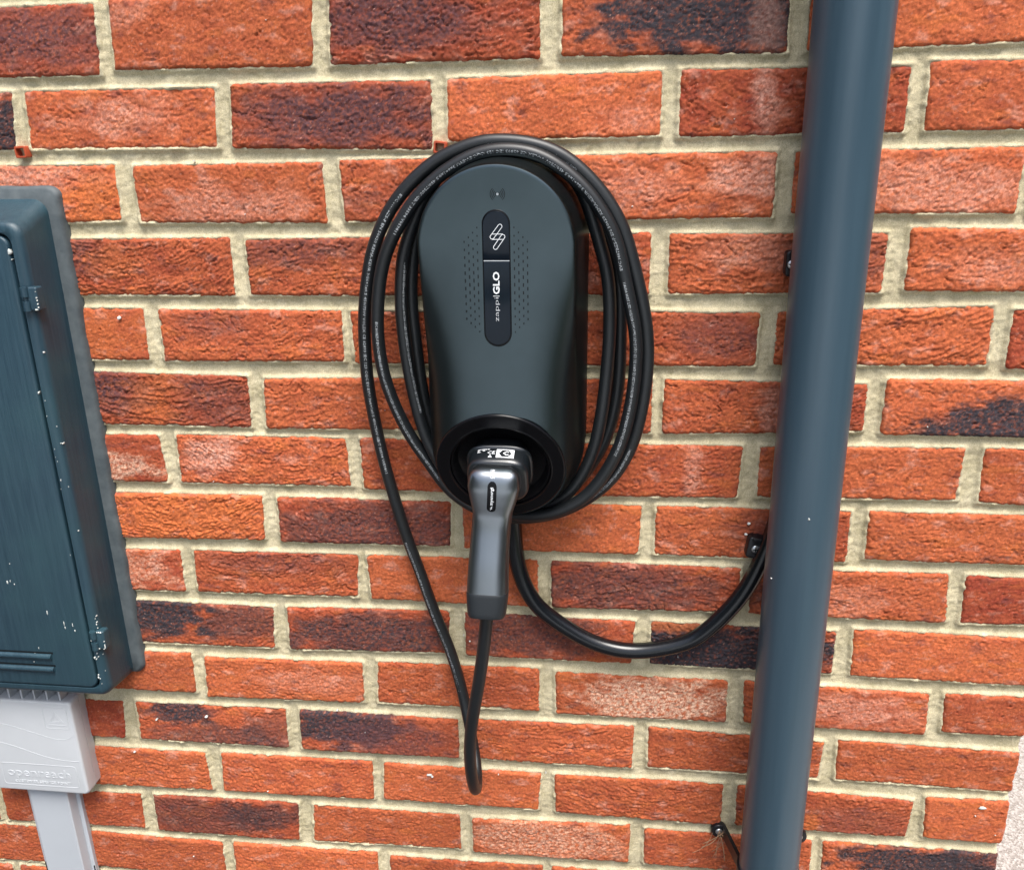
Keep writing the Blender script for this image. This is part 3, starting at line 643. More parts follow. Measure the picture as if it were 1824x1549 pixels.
# mortar: one sheet with the joints' hollow profile, kept only where it shows between the bricks
def mortar():
    st = 1.75; x0, x1, z0, z1 = -985.0, 668.0, 262.0, 1812.0
    xs = np.arange(x0, x1+.1, st); zs = np.arange(z0, z1, st)
    xs[-1] = x1
    X, Z = np.meshgrid(xs, zs); D = np.full(X.shape, 6.0)
    for row, ji, vis, last, *q in BRICKS:
        q = np.array(q, float).reshape(4, 2)*.1
        a0 = np.searchsorted(xs, q[:, 0].min()-12); a1 = np.searchsorted(xs, q[:, 0].max()+12)
        b0 = np.searchsorted(zs, q[:, 1].min()-14); b1 = np.searchsorted(zs, q[:, 1].max()+14)
        x = X[b0:b1, a0:a1]; z = Z[b0:b1, a0:a1]
        if x.size == 0: continue
        def lerp(p, r, t, i): return p[i]+(r[i]-p[i])*t
        tz = np.clip((z-q[0, 1])/(q[3, 1]-q[0, 1]), 0, 1); tx = np.clip((x-q[0, 0])/(q[1, 0]-q[0, 0]), 0, 1)
        xl = q[0, 0]+(q[3, 0]-q[0, 0])*tz; xr = q[1, 0]+(q[2, 0]-q[1, 0])*tz
        zb = q[0, 1]+(q[1, 1]-q[0, 1])*tx; zt = q[3, 1]+(q[2, 1]-q[3, 1])*tx
        dx = np.maximum(xl-x, x-xr); dz = np.maximum(zb-z, z-zt)
        if last: dx = xl-x
        d = np.where((dx > 0) & (dz > 0), np.hypot(dx, dz), np.maximum(dx, dz))
        D[b0:b1, a0:a1] = np.minimum(D[b0:b1, a0:a1], d)
    Dn = D+.8*perlin(X/6, Z/6)+.5*perlin(X/2.7, Z/2.7)
    und = perlin(X/42+3, Z/30+9)
    dep = 2.2+1.2*und+3.6*sstep(0, 4.2, Dn)
    dep += np.where(D < 0, -D*.75, 0)
    lip = sstep(.10, .6, perlin(X/17+70, Z/13+40)+.3*perlin(X/5, Z/5))
    dep -= lip*1.9*sstep(3.0, .5, np.abs(D))                         # smears over the arrises
    g = np.random.default_rng(4).uniform(-1, 1, X.shape)
    dep += .55*perlin(X/3.6, Z/3.6)+.7*perlin(X/9+5, Z/8)+.32*g
    hol = np.clip(perlin(X/7+200, Z/6+100)-.62, 0, 1)*6; dep += hol
    edge = X > 664; dep = np.where(edge, dep+1.2*(X-664)/3, dep)
    keep = D > -5.0
    k = keep[:-1, :-1] | keep[1:, :-1] | keep[:-1, 1:] | keep[1:, 1:]
    I = np.arange(X.size).reshape(X.shape)
    F = np.stack([I[:-1, :-1], I[:-1, 1:], I[1:, 1:], I[1:, :-1]], -1)[k]
    used, inv = np.unique(F, return_inverse=True)
    V = np.stack([X, dep, Z], -1).reshape(-1, 3)[used]*1e-3
    o = link('mortar', fast_mesh('mortar', V, inv.reshape(-1, 4), M_MORTAR), wall); o['kind'] = 'stuff'
mortar()

# the wall beyond the picture: plain brickwork further left, above, down to the ground, and the return round the corner
def far_wall():
    rng = np.random.default_rng(8); parts = []; cols = []
    def blk(x0, x1, y0, y1, z0, z1):
        parts.append(box(x0, x1, y0, y1, z0, z1)); t = rng.uniform(0, .8); c = C_O*(1-t)+C_T*t
        if rng.random() < .15: c = C_P
        cols.extend([(*c, 1)]*8)
    for r in range(-11, 21):
        z0 = 1.55-r*.075-.0325; z1 = z0+.065
        if z0 < .002: continue
        n0 = -10
        for k in range(n0, 4):
            xa = (k+(.5 if r % 2 == 0 else 0))*.225+.0055; xb = min(xa+.214, .6695)
            if xa > .64: continue
            if -3 <= r <= 17 and xb > -.985: continue
            blk(xa, xb, rng.normal(0, .0008), .1, z0, z1)
        for k in range(0, 8):                                        # return wall
            ya = k*.225+(.1125 if r % 2 else .2245); yb = ya+.214
            blk(.5675, .6695, ya, yb, z0, z1)
    V, F = join(parts); me = bpy.data.meshes.new('brickwork'); me.from_pydata(V, [], F)
    a = me.attributes.new('clay', 'FLOAT_COLOR', 'POINT'); a.data.foreach_set('color', np.array(cols, np.float32).ravel())
    me.materials.append(M_BRICK)
    o = link('brickwork', me, wall); o['kind'] = 'stuff'
    bed = [box(-2.2, -.986, .0045, .09, 0, 2.4), box(-.986, .666, .0045, .09, 1.8115, 2.4), box(-.986, .666, .0045, .09, 0, .2625), box(.575, .6655, .105, 2.0, 0, 2.4), box(-2.2, .57, .106, .12, 0, 2.4)]
    V, F = join(bed); me = bpy.data.meshes.new('mortar_bed'); me.from_pydata(V, [], F); me.materials.append(M_MORTAR)
    o = link('mortar_bed', me, wall); o['kind'] = 'stuff'
far_wall()

# ------------------------------------------------------------------ specks of paint and mortar on the bricks
def blob_plate(x, z, y, w, h, rng, n=9, th=.0006):
    P = []
    for k in range(n):
        a = 2*math.pi*k/n; r = rng.uniform(.55, 1.1); P.append((x+w*r*math.cos(a), z+h*r*math.sin(a)))
    R = [ring_y(P, y+.004), ring_y(P, y), ring_y([(x+(p-x)*.6, z+(q-z)*.6) for p, q in P], y-th)]
    return loft(R)
def flecks():
    rng = np.random.default_rng(21); parts = []
    for x, z, w, h in FLECKS: parts.append(blob_plate(x, z, -.0022, w, h, rng))
    for _ in range(25):
        x, z = rng.uniform(-.6, .66), rng.uniform(.45, 1.62); s = rng.uniform(.0003, .0009)
        parts.append(blob_plate(x, z, -.0016, s*rng.uniform(.8, 1.6), s, rng, 6))
    V, F = join(parts); o = wmesh('paint_fleck', V, F, M_CHIP, wall); o['kind'] = 'stuff'
flecks()

# ------------------------------------------------------------------ downpipe with its lower bracket
pipe = thing('downpipe', 'round anthracite blue grey plastic downpipe running down the brick wall', 'downpipe', (.3735, -.07, 0))
def pipe_x(z): return .372+(1.60-z)*.0039
PR = .0336
rings = []
for z in (.04, .5, 1.0, 1.5, 2.0, 2.4):
    rings.append([(pipe_x(z)+PR*math.cos(a), -.07+PR*math.sin(a), z) for a in np.linspace(0, 2*np.pi, 64, endpoint=False)])
V, F = loft(rings); wmesh('pipe', V, F, M_PIPE, pipe, sharp=50)
def screw_geo(x, y, z, r):
    R = []
    for k in range(6):
        a = math.pi/2*k/5
        R.append([(x+r*math.cos(a)*math.cos(t), y-.0014*math.sin(a), z+r*math.cos(a)*math.sin(t)) for t in np.linspace(0, 2*np.pi, 16, endpoint=False)][:16] if k < 5 else [(x+r*.05*math.cos(t), y-.0014, z+r*.05*math.sin(t)) for t in np.linspace(0, 2*np.pi, 16, endpoint=False)])
    R.insert(0, [(px_, y+.002, pz_) for px_, _, pz_ in R[0]])
    return loft(R)
def cross_geo(x, y, z, r):
    return join([box(x-r*.6, x+r*.6, y-.0018, y-.0008, z-r*.13, z+r*.13), box(x-r*.13, x+r*.13, y-.00181, y-.0009, z-r*.6, z+r*.6)])
def bracket():
    z = .612; xc = pipe_x(z); parts = []
    R = []
    for dz, rr in ((-.011, .0338), (-.011, .0362), (.011, .0362), (.011, .0338)):
        R.append([(xc+rr*math.cos(a), -.07+rr*math.sin(a), z+dz) for a in np.linspace(0, 2*np.pi, 48, endpoint=False)])
    parts.append(loft(R, False, False))
    for s, lx in ((-1, .3265), (1, .4255)):
        parts.append(slab(lx, z, .0195, .0195, .0096, .002, -.0065, .0015, 6))
        a = np.array((lx+(-s)*.006, -.003)); b_ = np.array((xc+s*.031, -.052)); d = (b_-a)/np.linalg.norm(b_-a); nrm = np.array((-d[1], d[0]))*.0022
        R = [[(*(p+nrm), z-.008), (*(p-nrm), z-.008), (*(p-nrm), z+.008), (*(p+nrm), z+.008)] for p in (a, b_)]
        parts.append(loft(R))
    V, F = join(parts); br = wmesh('bracket', V, F, M_CLIP, pipe, sharp=40)
    for lx in (.3265, .4255):
        V, F = screw_geo(lx, -.0066, z, .0046); sc = wmesh('screw', V, F, M_STEEL, br, sharp=50)
bracket()
rng = np.random.default_rng(31)
for x, z, w, h in ((.3735+.004, 0, 0, 0),):
    parts = []
    for x, z, y, w, h in PIPE_MARKS: parts.append(blob_plate(x, z, y, w, h, rng, 7, .0004))
    V, F = join(parts); o = wmesh('paint_spot', V, F, M_CHIP, pipe); o['kind'] = 'stuff'
def straw():
    rng = np.random.default_rng(5); parts = []
    for k in range(9):
        p = np.array((.318+rng.uniform(0, .02), -.008, .612+rng.uniform(-.012, .008))); P = [p]
        d = np.array((rng.uniform(-.5, .6), -.15, -1.0)); d /= np.linalg.norm(d)
        for j in range(4):
            d = d+rng.normal(0, .35, 3)*np.array((1, .3, .6)); d /= np.linalg.norm(d); p = p+d*rng.uniform(.006, .013); p[1] = min(p[1], -.004); P.append(p)
        parts.append(tube(P, rng.uniform(.00025, .0006), 5, .003))
    V, F = join(parts); o = wmesh('dry_grass', V, F, M_STRAW); o['kind'] = 'stuff'
straw()

# ------------------------------------------------------------------ supply cable and its two clips
sup = SUPPLY+[(.369, -.012, 1.12), (.371, -.012, 1.33), (.370, -.012, 1.55), (.372, -.012, 1.95), (.373, -.012, 2.35)]
V, F = tube(sup, .0094, 18, .005); o = wmesh('supply_cable', V, F, M_SUPPLY)
o['label'] = 'thick shiny black cable looping from below the charger to behind the downpipe'; o['category'] = 'cable'
def clip(x, z, cx, rot, sx, label):
    t = thing('cable_clip', label, 'cable clip', (x, 0, z), 'black saddle clips holding the supply cable')
    parts = [slab(x, z, .0225, .0255, .004, .002, -.0115, .002)]
    parts.append(slab(x+.002, z+.0105, .018, .004, .0015, -.008, -.0128, .001))
    R = []
    for dz, rr in ((-.010, .0097), (-.010, .0122), (.010, .0122), (.010, .0097)):
        R.append([(cx+rr*math.cos(a), -.012+rr*math.sin(a), z+dz) for a in np.linspace(math.pi, 2*math.pi, 16)])
    R.append(R[0]); parts.append(loft(R, False, False, closed=False))
    V, F = join(parts); ca, sa = math.cos(rot), math.sin(rot)
    V = [(x+(p[0]-x)*ca-(p[2]-z)*sa, p[1], z+(p[0]-x)*sa+(p[2]-z)*ca) for p in V]
    wmesh('strap', V, F, M_CLIP, t, sharp=40)
    V, F = screw_geo(sx, -.0116, z-.0005, .0044); sc = wmesh('screw', V, F, M_STEEL, t, sharp=50)
    V, F = cross_geo(sx, -.0116, z-.0005, .0044); wmesh('cross_slot', V, F, M_DARK, sc, smooth=False)
clip(.3427, 1.0135, .363, math.radians(-8), .3405, 'black clip with silver screw where the cable loop goes behind the downpipe')
clip(.3572, 1.3265, .371, 0, .3520, 'small black clip peeking out beside the upper part of the downpipe')

# ------------------------------------------------------------------ electricity meter box
mb = thing('meter_box', 'weathered dark blue grey meter box with chipped paint at the left of the wall', 'meter box', (-.63, 0, .80))
def wavy(x0, x1, z0, z1, r, amp, seed, step=.008):
    P = rrect((x0+x1)/2, (z0+z1)/2, x1-x0, z1-z0, r, 8); out = []
    for a, b_ in zip(P, P[1:]+P[:1]):
        L = math.hypot(b_[0]-a[0], b_[1]-a[1]); n = max(1, int(L/step))
        for k in range(n): out.append((a[0]+(b_[0]-a[0])*k/n, a[1]+(b_[1]-a[1])*k/n))
    A = np.array(out); c = np.array(((x0+x1)/2, (z0+z1)/2))
    nx = perlin(A[:, 1]*38+seed, A[:, 0]*38)*amp+perlin(A[:, 1]*110+seed, A[:, 0]*110)*amp*.4; nz = perlin(A[:, 0]*38+seed, A[:, 1]*38+7)*amp
    A[:, 0] += nx*np.sign(A[:, 0]-c[0]); A[:, 1] += nz*(np.abs(A[:, 1]-c[1]) > (z1-z0)*.45); return [tuple(a) for a in A]
W1 = wavy(-.85, -.4140, .803, 1.4085, .012, .0013, 3.3); W2 = [(x-.0035*np.sign(x+.63), z-.0035*np.sign(z-1.1)) for x, z in W1]
V, F = loft([ring_y(W1, .006), ring_y(W1, -.004), ring_y(W2, -.0075)]); wmesh('flange', V, F, M_FLANGE, mb, sharp=60)
def rr4(x0, x1, z0, z1, r): return rrect((x0+x1)/2, (z0+z1)/2, x1-x0, z1-z0, r, 8)
Z = 1.55
R = [ring_y(rr4(-.835, -.4275, Z-.7525, Z-.1515, .016), 0.0), ring_y(rr4(-.8335, -.4288, Z-.751, Z-.163, .016), -.026), ring_y(rr4(-.832, -.4302, Z-.7495, Z-.1735, .016), -.0475)]
for k in range(1, 7):
    a = math.pi/2*k/6; i = .0075*(1-math.cos(a)); R.append(ring_y(rr4(-.832+i, -.4302-i, Z-.7495+i, Z-.1735-i, .016-i*.6), -.0475-.0085*math.sin(a)))
R.append(ring_y(rr4(-.822, -.4418, Z-.7375, Z-.1850, .012), -.0562)); R.append(ring_y(rr4(-.8225, -.4424, Z-.737, Z-.1856, .012), -.0555)); R.append(ring_y(rr4(-.8225, -.4424, Z-.737, Z-.1856, .012), -.044))
V, F = loft(R); wmesh('housing', V, F, M_METER, mb, sharp=45)
dx0, dx1, dz0, dz1 = -.8205, -.4456, Z-.7358, Z-.1885
V, F = slab((dx0+dx1)/2, (dz0+dz1)/2, dx1-dx0, dz1-dz0, .011, -.0445, -.0572, .0028, 8, 4); door = wmesh('door', V, F, M_METER, mb, sharp=50)
for zz in (Z-.6935, Z-.7115):
    V, F = tube([(-.80, -.0572, zz), (-.65, -.0572, zz), (-.4975, -.0572, zz)], .0040, 12, .05)
    V = [(p[0], p[1], zz+(p[2]-zz)*.95) for p in V]; wmesh('louvre', V, F, M_METER, door, sharp=50)
    V, F = box(-.80, -.4955, -.0575, -.050, zz+.0036, zz+.0062); wmesh('slot', V, F, M_DARK, door, smooth=False)
for zz in (Z-.2535, Z-.6665):
    parts = [slab(-.4325, zz, .0185, .025, .002, -.048, -.0585, .0018)]
    for dz in (-.0075, .0075):
        parts.append(tube([(-.4365, -.0585, zz+dz-.005), (-.4365, -.0585, zz+dz), (-.4365, -.0585, zz+dz+.005)], .0042, 12, .003))
    parts.append(tube([(-.4365, -.0582, zz-.013), (-.4365, -.0582, zz), (-.4365, -.0582, zz+.013)], .0025, 8, .004))
    V, F = join(parts); wmesh('hinge', V, F, M_METER, mb, sharp=50)
rng = np.random.default_rng(9); parts = []
for u, v, w, h in ((15, 1037, 3, 5), (27, 1040, 2, 3), (20, 1035, 1, 4), (83, 1088, 2, 6), (112, 1105, 1.5, 8), (114, 1113, 2, 4), (127, 1108, 1.2, 6), (131, 1117, 2, 4), (60, 1162, 1.5, 3), (58, 1178, 3, 2.5), (67, 1152, 1, 3), (20, 1005, 2, 1.2)):
    X = -.5636+.00074*(u-.2*(v-1162)); zz = Z-.69-(v-1162)*.00078; parts.append(blob_plate(X, zz, -.0575, w*.00034, h*.00052, rng, 7, .0003))
for _ in range(13):
    zz = rng.uniform(Z-.73, Z-.2); X = rng.choice((-.4463, -.4400))+rng.normal(0, .0009); s = rng.uniform(.0002, .0007); parts.append(blob_plate(X, zz, -.0565, s*.6, s*rng.uniform(1, 3), rng, 6, .0003))
for _ in range(16):
    zz = rng.uniform(Z-.73, Z-.66); X = -.4405+rng.normal(0, .0020); s = rng.uniform(.0004, .0012); parts.append(blob_plate(X, zz, -.0568, s, s*rng.uniform(.7, 1.6), rng, 6, .0003))
for hz in (Z-.2535, Z-.6665):
    for _ in range(22):
        a = rng.uniform(0, 4); dx_, dz_ = ((-1, rng.uniform(-1, 1)), (1, rng.uniform(-1, 1)), (rng.uniform(-1, 1), 1), (rng.uniform(-1, 1), -1))[int(a)]
        s = rng.uniform(.0004, .0011); parts.append(blob_plate(-.4325+dx_*.0082, hz+dz_*.0112, -.0588, s, s*1.2, rng, 6, .0003))
for _ in range(14):
    zz = rng.uniform(Z-.74, Z-.3); s = rng.uniform(.0003, .0007); parts.append(blob_plate(-.4325+rng.normal(0, .001), zz, -.0545, s, s*2, rng, 6, .0003))
parts.append(blob_plate(-.446, Z-.205, -.0570, .0022, .0034, rng, 8, .0003))
V, F = join(parts); o = wmesh('paint_chip', V, F, M_CHIP, mb); o['kind'] = 'stuff'

# ------------------------------------------------------------------ pale grey telephone junction box and trunking below it
jb = thing('junction_box', 'pale grey telephone junction box with embossed cover below the meter box', 'junction box', (-.582, 0, Z-.928))
R = [ring_y(rr4(-.6545, -.5100, Z-.9275, Z-.7815, .005), .001), ring_y(rr4(-.6545, -.5094, Z-.9275, Z-.7815, .005), -.0125), ring_y(rr4(-.6535, -.5099, Z-.9268, Z-.7822, .005), -.0128), ring_y(rr4(-.6535, -.5099, Z-.9268, Z-.7822, .005), -.0136),
     ring_y(rr4(-.6545, -.5090, Z-.9275, Z-.7815, .005), -.0139)]
V, F = loft(R); wmesh('base', V, F, M_PALE, jb, sharp=40)
R = [ring_y(rr4(-.6545, -.5090, Z-.9275, Z-.7815, .0055), -.0139), ring_y(rr4(-.6545, -.5086, Z-.9275, Z-.7815, .0055), -.0285)]
for k in range(1, 5):
    a = math.pi/2*k/4; i = .0028*(1-math.cos(a)); R.append(ring_y(rr4(-.6545+i, -.5086-i, Z-.9275+i, Z-.7815-i, .0075-i), -.0285-.0028*math.sin(a)))
V, F = loft(R); cover = wmesh('cover', V, F, M_PALE, jb, sharp=45)
V, F = slab(-.587, Z-.7735, .128, .010, .001, .001, -.013, .001); wmesh('top_ledge', V, F, M_PALE, jb, sharp=45)
for k in range(7):
    x = -.5241-.0177*k; V, F = box(x-.0011, x+.0011, -.027, -.0125, Z-.7818, Z-.764); wmesh('fin', V, F, M_PALE, jb, smooth=False)
V, F = box(-.648, -.523, -.0272, -.0130, Z-.7655, Z-.7635); wmesh('rim', V, F, M_PALE, jb, smooth=False)
yf = -.0312
def relief(parts, mat, name, parent, y0, y1):
    """flat geometry (XZ at y0) given thickness towards the viewer"""
    V, F = join(parts); n = len(V); V = [tuple(p) for p in V]
    B = [(p[0], y1, p[2]) for p in V]; A = [(p[0], y0, p[2]) for p in V]
    E = {}
    for f in F:
        for i in range(len(f)):
            a, b_ = f[i], f[(i+1) % len(f)]; E[(a, b_)] = 1
    side = [(a, b_, b_+n, a+n) for (a, b_) in E if (b_, a) not in E]
    return wmesh(name, A+B, [tuple(i+n for i in f) for f in F]+side, mat, parent, smooth=False)
ex, ez = (1, 0, 0), (0, 0, 1)
t1 = flat_text('openreach', .0195, (-.6205, yf, Z-.9030), ex, ez, width=.0905)
t2 = flat_text('CUSTOMER SERVICE POINT', .0055, (-.6120, yf, Z-.9130), ex, ez, width=.0800)
relief([t1, t2], M_PALE, 'lettering', cover, yf+.0002, yf-.0006)
fr = stroke(rrect(-.5740, Z-.8998, .1075, .0345, .004, 5), .0008, (0, yf, 0), ex, ez, True)
sq = stroke(rrect(-.5325, Z-.8060, .0330, .0330, .004, 5), .0007, (0, yf, 0), ex, ez, True)
tri = [stroke([(-.5325+s*.0115*math.sin(a), Z-.8075+s*.0105*math.cos(a)) for a in (0, 2*math.pi/3, 4*math.pi/3)], .0010, (0, yf, 0), ex, ez, True) for s in (1, .62)]
ln_ = [stroke([(-.545, Z-.8170), (-.520, Z-.8170)], .0010, (0, yf, 0), ex, ez)]
wv = []
for a, b_ in (((-.652, Z-.812), [(-.60, Z-.822), (-.56, Z-.834), (-.535, Z-.8405), (-.522, Z-.839), (-.513, Z-.832)]), ((-.652, Z-.846), [(-.61, Z-.852), (-.575, Z-.864), (-.55, Z-.8715), (-.53, Z-.8735), (-.513, Z-.8735)])):
    Q, T, _ = spline([(p[0], 0, p[1]) for p in [a]+b_], .003); wv.append(stroke(Q[:, [0, 2]], .0006, (0, yf, 0), ex, ez))
relief([fr, sq]+tri+ln_+wv, M_PALE, 'embossing', cover, yf+.0002, yf-.0004)

tr = thing('cable_trunking', 'pale grey plastic trunking running down from the telephone junction box', 'trunking', (-.582, 0, 0))
def prism(P, z0, z1): return loft([[(x, y, z) for x, y in P] for z in (z0, z1)])
V, F = prism([(-.6212, .001), (-.6212, -.0055), (-.6185, -.0065), (-.546, -.0065), (-.5435, -.0055), (-.5435, .001)], .01, Z-.9278); wmesh('back_channel', V, F, M_TRUNK, tr, smooth=False)
V, F = prism([(-.6172, -.0066), (-.6080, -.0185), (-.6060, -.0196), (-.5530, -.0196), (-.5512, -.0185), (-.5485, -.0066)], .012, Z-.9279); wmesh('lid', V, F, M_TRUNK, tr, smooth=False)
for xa in (-.5455, -.6203):
    V, F = box(xa, xa+.0013, -.0068, -.004, Z-1.16, Z-1.078); wmesh('slot', V, F, M_DARK, tr, smooth=False)

# ------------------------------------------------------------------ weep vents
def vent(x, z, rot, label):
    t = thing('weep_vent', label, 'weep vent', (x, 0, z), 'terracotta weep vents in the bed joint')
    w, h = .0128, .0118; o_ = rrect(0, 0, w, h, .0016, 3); i_ = rrect(0, 0, w-.0038, h-.0038, .0008, 3)
    R = [ring_y(o_, .03), ring_y(o_, -.0035), ring_y(rrect(0, 0, w-.0008, h-.0008, .0014, 3), -.0040), ring_y(i_, -.0040), ring_y(i_, .025)]
    V, F = loft(R, False, True); c, s = math.cos(rot), math.sin(rot)
    V = [(x+p[0]*c-p[2]*s, p[1], z+p[0]*s+p[2]*c) for p in V]; wmesh('sleeve', V, F, M_VENT, t, sharp=40)
vent(-.4494, Z-.1072, .05, 'terracotta weep vent in the joint above the meter box')
vent(.0008, Z-.1090, -.12, 'terracotta weep vent peeking out above the charging cable coil')

# ------------------------------------------------------------------ the wall charger
ch = thing('wall_charger', 'black rounded wall charger with a vertical glossy display strip', 'EV charger', (.069, 0, Z-.485))
CX, Z1, Z2, RB = .069, Z-.195, Z-.403, .082
Pc = np.array((.067, -.091, Z-.415)); e1 = np.array((1., 0, 0)); nn = np.array((0, -.944, -.330)); nn /= np.linalg.norm(nn); e2 = np.cross(e1, -nn) ; e2 = e2 if e2[2] > 0 else -e2
def prof(d, w):
    t = max(0.0, 1-d/.082); S = .112*(1-t**3.2)**(1/3.2)
    T = float(np.interp(d, (0, .003, .0090, .0096, .0104, .0116, .082), (0, .034, .1075, .1102, .1115, .1120, .1125)))
    return T*w+S*(1-w)
def housing():
    B = []
    for a in np.linspace(0, 180, 81): B.append((CX+RB*math.cos(math.radians(a)), Z1+RB*math.sin(math.radians(a)), CX, Z1))
    for t in np.linspace(0, 1, 42)[1:-1]: B.append((CX-RB, Z1+(Z2-Z1)*t, CX, Z1+(Z2-Z1)*t))
    for a in np.linspace(180, 360, 81): B.append((CX+RB*math.cos(math.radians(a)), Z2+RB*math.sin(math.radians(a)), CX, Z2))
    for t in np.linspace(1, 0, 42)[1:-1]: B.append((CX+RB, Z1+(Z2-Z1)*t, CX, Z1+(Z2-Z1)*t))
    ds = [0, .0008, .002, .0035, .005, .0065, .008, .009, .0096, .0104, .0116, .0135, .0155, .018, .0205, .0235, .027, .031, .036, .042, .049, .057, .066, .075, .080, .082]
    R = []
    for d in ds:
        R.append([((bx+(mx-bx)*d/RB), -prof(d, float(sstep(Z-.36, Z-.165, bz))), bz+(mz-bz)*d/RB) for bx, bz, mx, mz in B])
    V, F = loft(R, False, False)
    bm = bmesh.new(); vs_ = [bm.verts.new(p) for p in V]
    for f in F: bm.faces.new([vs_[i] for i in f])
    last = vs_[-len(B):]
    n0 = len(B)
    # close the narrow gap along the spine
    bmesh.ops.remove_doubles(bm, verts=bm.verts, dist=2e-5)
    bmesh.ops.bisect_plane(bm, geom=bm.verts[:]+bm.edges[:]+bm.faces[:], plane_co=Vector(Pc), plane_no=Vector(nn), clear_outer=True, dist=1e-6)
    bmesh.ops.remove_doubles(bm, verts=bm.verts, dist=2e-5)
    bmesh.ops.recalc_face_normals(bm, faces=bm.faces)
    loop = [v for v in bm.verts if v.is_boundary and abs((np.array(v.co)-Pc)@nn) < 1e-4 and np.linalg.norm(np.array(v.co)-Pc) < .09]
    ang = lambda v: math.atan2((np.array(v.co)-Pc)@e2, (np.array(v.co)-Pc)@e1)
    loop = [np.array(v.co) for v in sorted(loop, key=ang)]
    me = bpy.data.meshes.new('housing'); bm.to_mesh(me); bm.free()
    me.polygons.foreach_set('use_smooth', [True]*len(me.polygons)); me.set_sharp_from_angle(angle=math.radians(35)); me.materials.append(M_BODY)
    o = link('housing', me, ch, Vector((0, 0, 0))-ch.location)
    # ring face of the dock
    A = [math.atan2((p-Pc)@e2, (p-Pc)@e1) for p in loop]
    def circ(r, t): return [tuple(Pc+nn*t+r*(math.cos(a)*e1+math.sin(a)*e2)) for a in A]
    rings = [[tuple(p-nn*.0005) for p in loop], [tuple(p*.9+Pc*.1-nn*.0005) for p in loop], circ(.0545, -.0005), circ(.0540, -.004)]
    V, F = loft(rings, False, False); wmesh('dock_seat', V, F, M_BODY, ch, sharp=25)
    def circ2(r, t, n=72): return [tuple(Pc+nn*t+r*(math.cos(a)*e1+math.sin(a)*e2)) for a in np.linspace(0, 2*np.pi, n, endpoint=False)]
    V, F = loft([circ2(r, t, 120) for r, t in ((.0640, -.010), (.0655, -.006), (.0658, .0008), (.0653, .0020), (.0642, .0026), (.0530, .0026), (.0522, .0030), (.0512, .0028), (.0507, -.001), (.0507, -.006))], False, False)
    wmesh('dock_ring', V, F, M_RING, ch, sharp=25)
    V, F = loft([circ2(r, t) for r, t in ((.0506, 0), (.0500, .0006), (.0492, .0004), (.0486, -.003), (.045, -.011), (.036, -.016), (.02, -.018), (.001, -.018))], False, True)
    wmesh('dock_socket', V, F, M_DISH, ch, sharp=30)
housing()
# display strip
yl = -.1122
V, F = slab(.0700, Z-.2240, .0262, .1252, .0131, -.108, yl-.0003, .0006, 12); wmesh('strip_surround', V, F, M_RING, ch, sharp=40)
def half_capsule(x, z0, z1, r, up):
    P = []
    n = 14
    if up: P = [(x+r, z0), ] + [(x+r*math.cos(a), z1-r+r*math.sin(a)) for a in np.linspace(0, math.pi, n)]+[(x-r, z0)]
    else: P = [(x-r, z1)]+[(x+r*math.cos(a), z0+r+r*math.sin(a)) for a in np.linspace(math.pi, 2*math.pi, n)]+[(x+r, z1)]
    return P
for up, z0, z1 in ((True, Z-.2064, Z-.1632), (False, Z-.2848, Z-.2074)):
    P = half_capsule(.0700, z0, z1, .0119, up); c = np.mean(P, 0); P2 = [tuple(c+(np.array(p)-c)*.975) for p in P]
    V, F = loft([ring_y(P, yl+.001), ring_y(P, yl-.0006), ring_y(P2, yl-.0010)]); wmesh('display', V, F, M_LENS, ch, sharp=30)
V, F = box(.0582, .0818, yl-.0008, yl, Z-.20725, Z-.20655); wmesh('divider', V, F, M_PRINT, ch, smooth=False)
ye = yl-.00115
# emblem: two slanted loops locked together
def P2w(px_, py_): return (.0712+(px_-718)*.0001312, Z-.1857-(py_-712)*.0001312)
em = []
cw = .00052
for p, q, r in (((738, 640), (682, 712), 14), ((757, 709), (704, 782), 14)):
    em.append(stroke(capsule2(P2w(*p), P2w(*q), r*.0001312), cw, (0, ye, 0), ex, ez, True))
for p, q in (((682, 692), (757, 692)), ((682, 728), (757, 728))):
    em.append(stroke([P2w(*p), P2w(*q)], cw, (0, ye-.00001, 0), ex, ez))
V, F = join(em); wmesh('emblem', V, F, M_WHITE, ch, smooth=False)
up_ = (-1, 0, 0); bl = (0, 0, 1)
a = flat_text('zappi', .0058, (.0712, ye, Z-.2622), bl, up_, width=.0218, offset=-.00011); b2 = flat_text('GLO', .0082, (.0722, ye, Z-.2372), bl, up_, width=.0205, offset=.00022)
V, F = join([a, b2, stroke([(.0722, Z-.2389), (.0663, Z-.2389)], .0005, (0, ye, 0), ex, ez)]); wmesh('lettering', V, F, M_WHITE, ch, smooth=False)
# contactless symbol
sy = []; sc0 = (.0720, Z-.1485)
for r in (.0020, .0035, .0050, .0065):
    for s in (0, math.pi):
        sy.append(stroke([(sc0[0]+r*math.cos(s+t), sc0[1]+r*math.sin(s+t)) for t in np.linspace(-.85, .85, 12)], .00055, (0, yl-.0006, 0), ex, ez))
V, F = join(sy); wmesh('contactless_symbol', V, F, M_DARK, ch, smooth=False)
V, F = join([stroke([(sc0[0]+.0007*math.cos(t), sc0[1]+.0007*math.sin(t)) for t in np.linspace(0, 6.283, 13)[:-1]], .0006, (0, yl-.0006, 0), ex, ez, True)]); wmesh('symbol_dot', V, F, M_PRINT, ch, smooth=False)
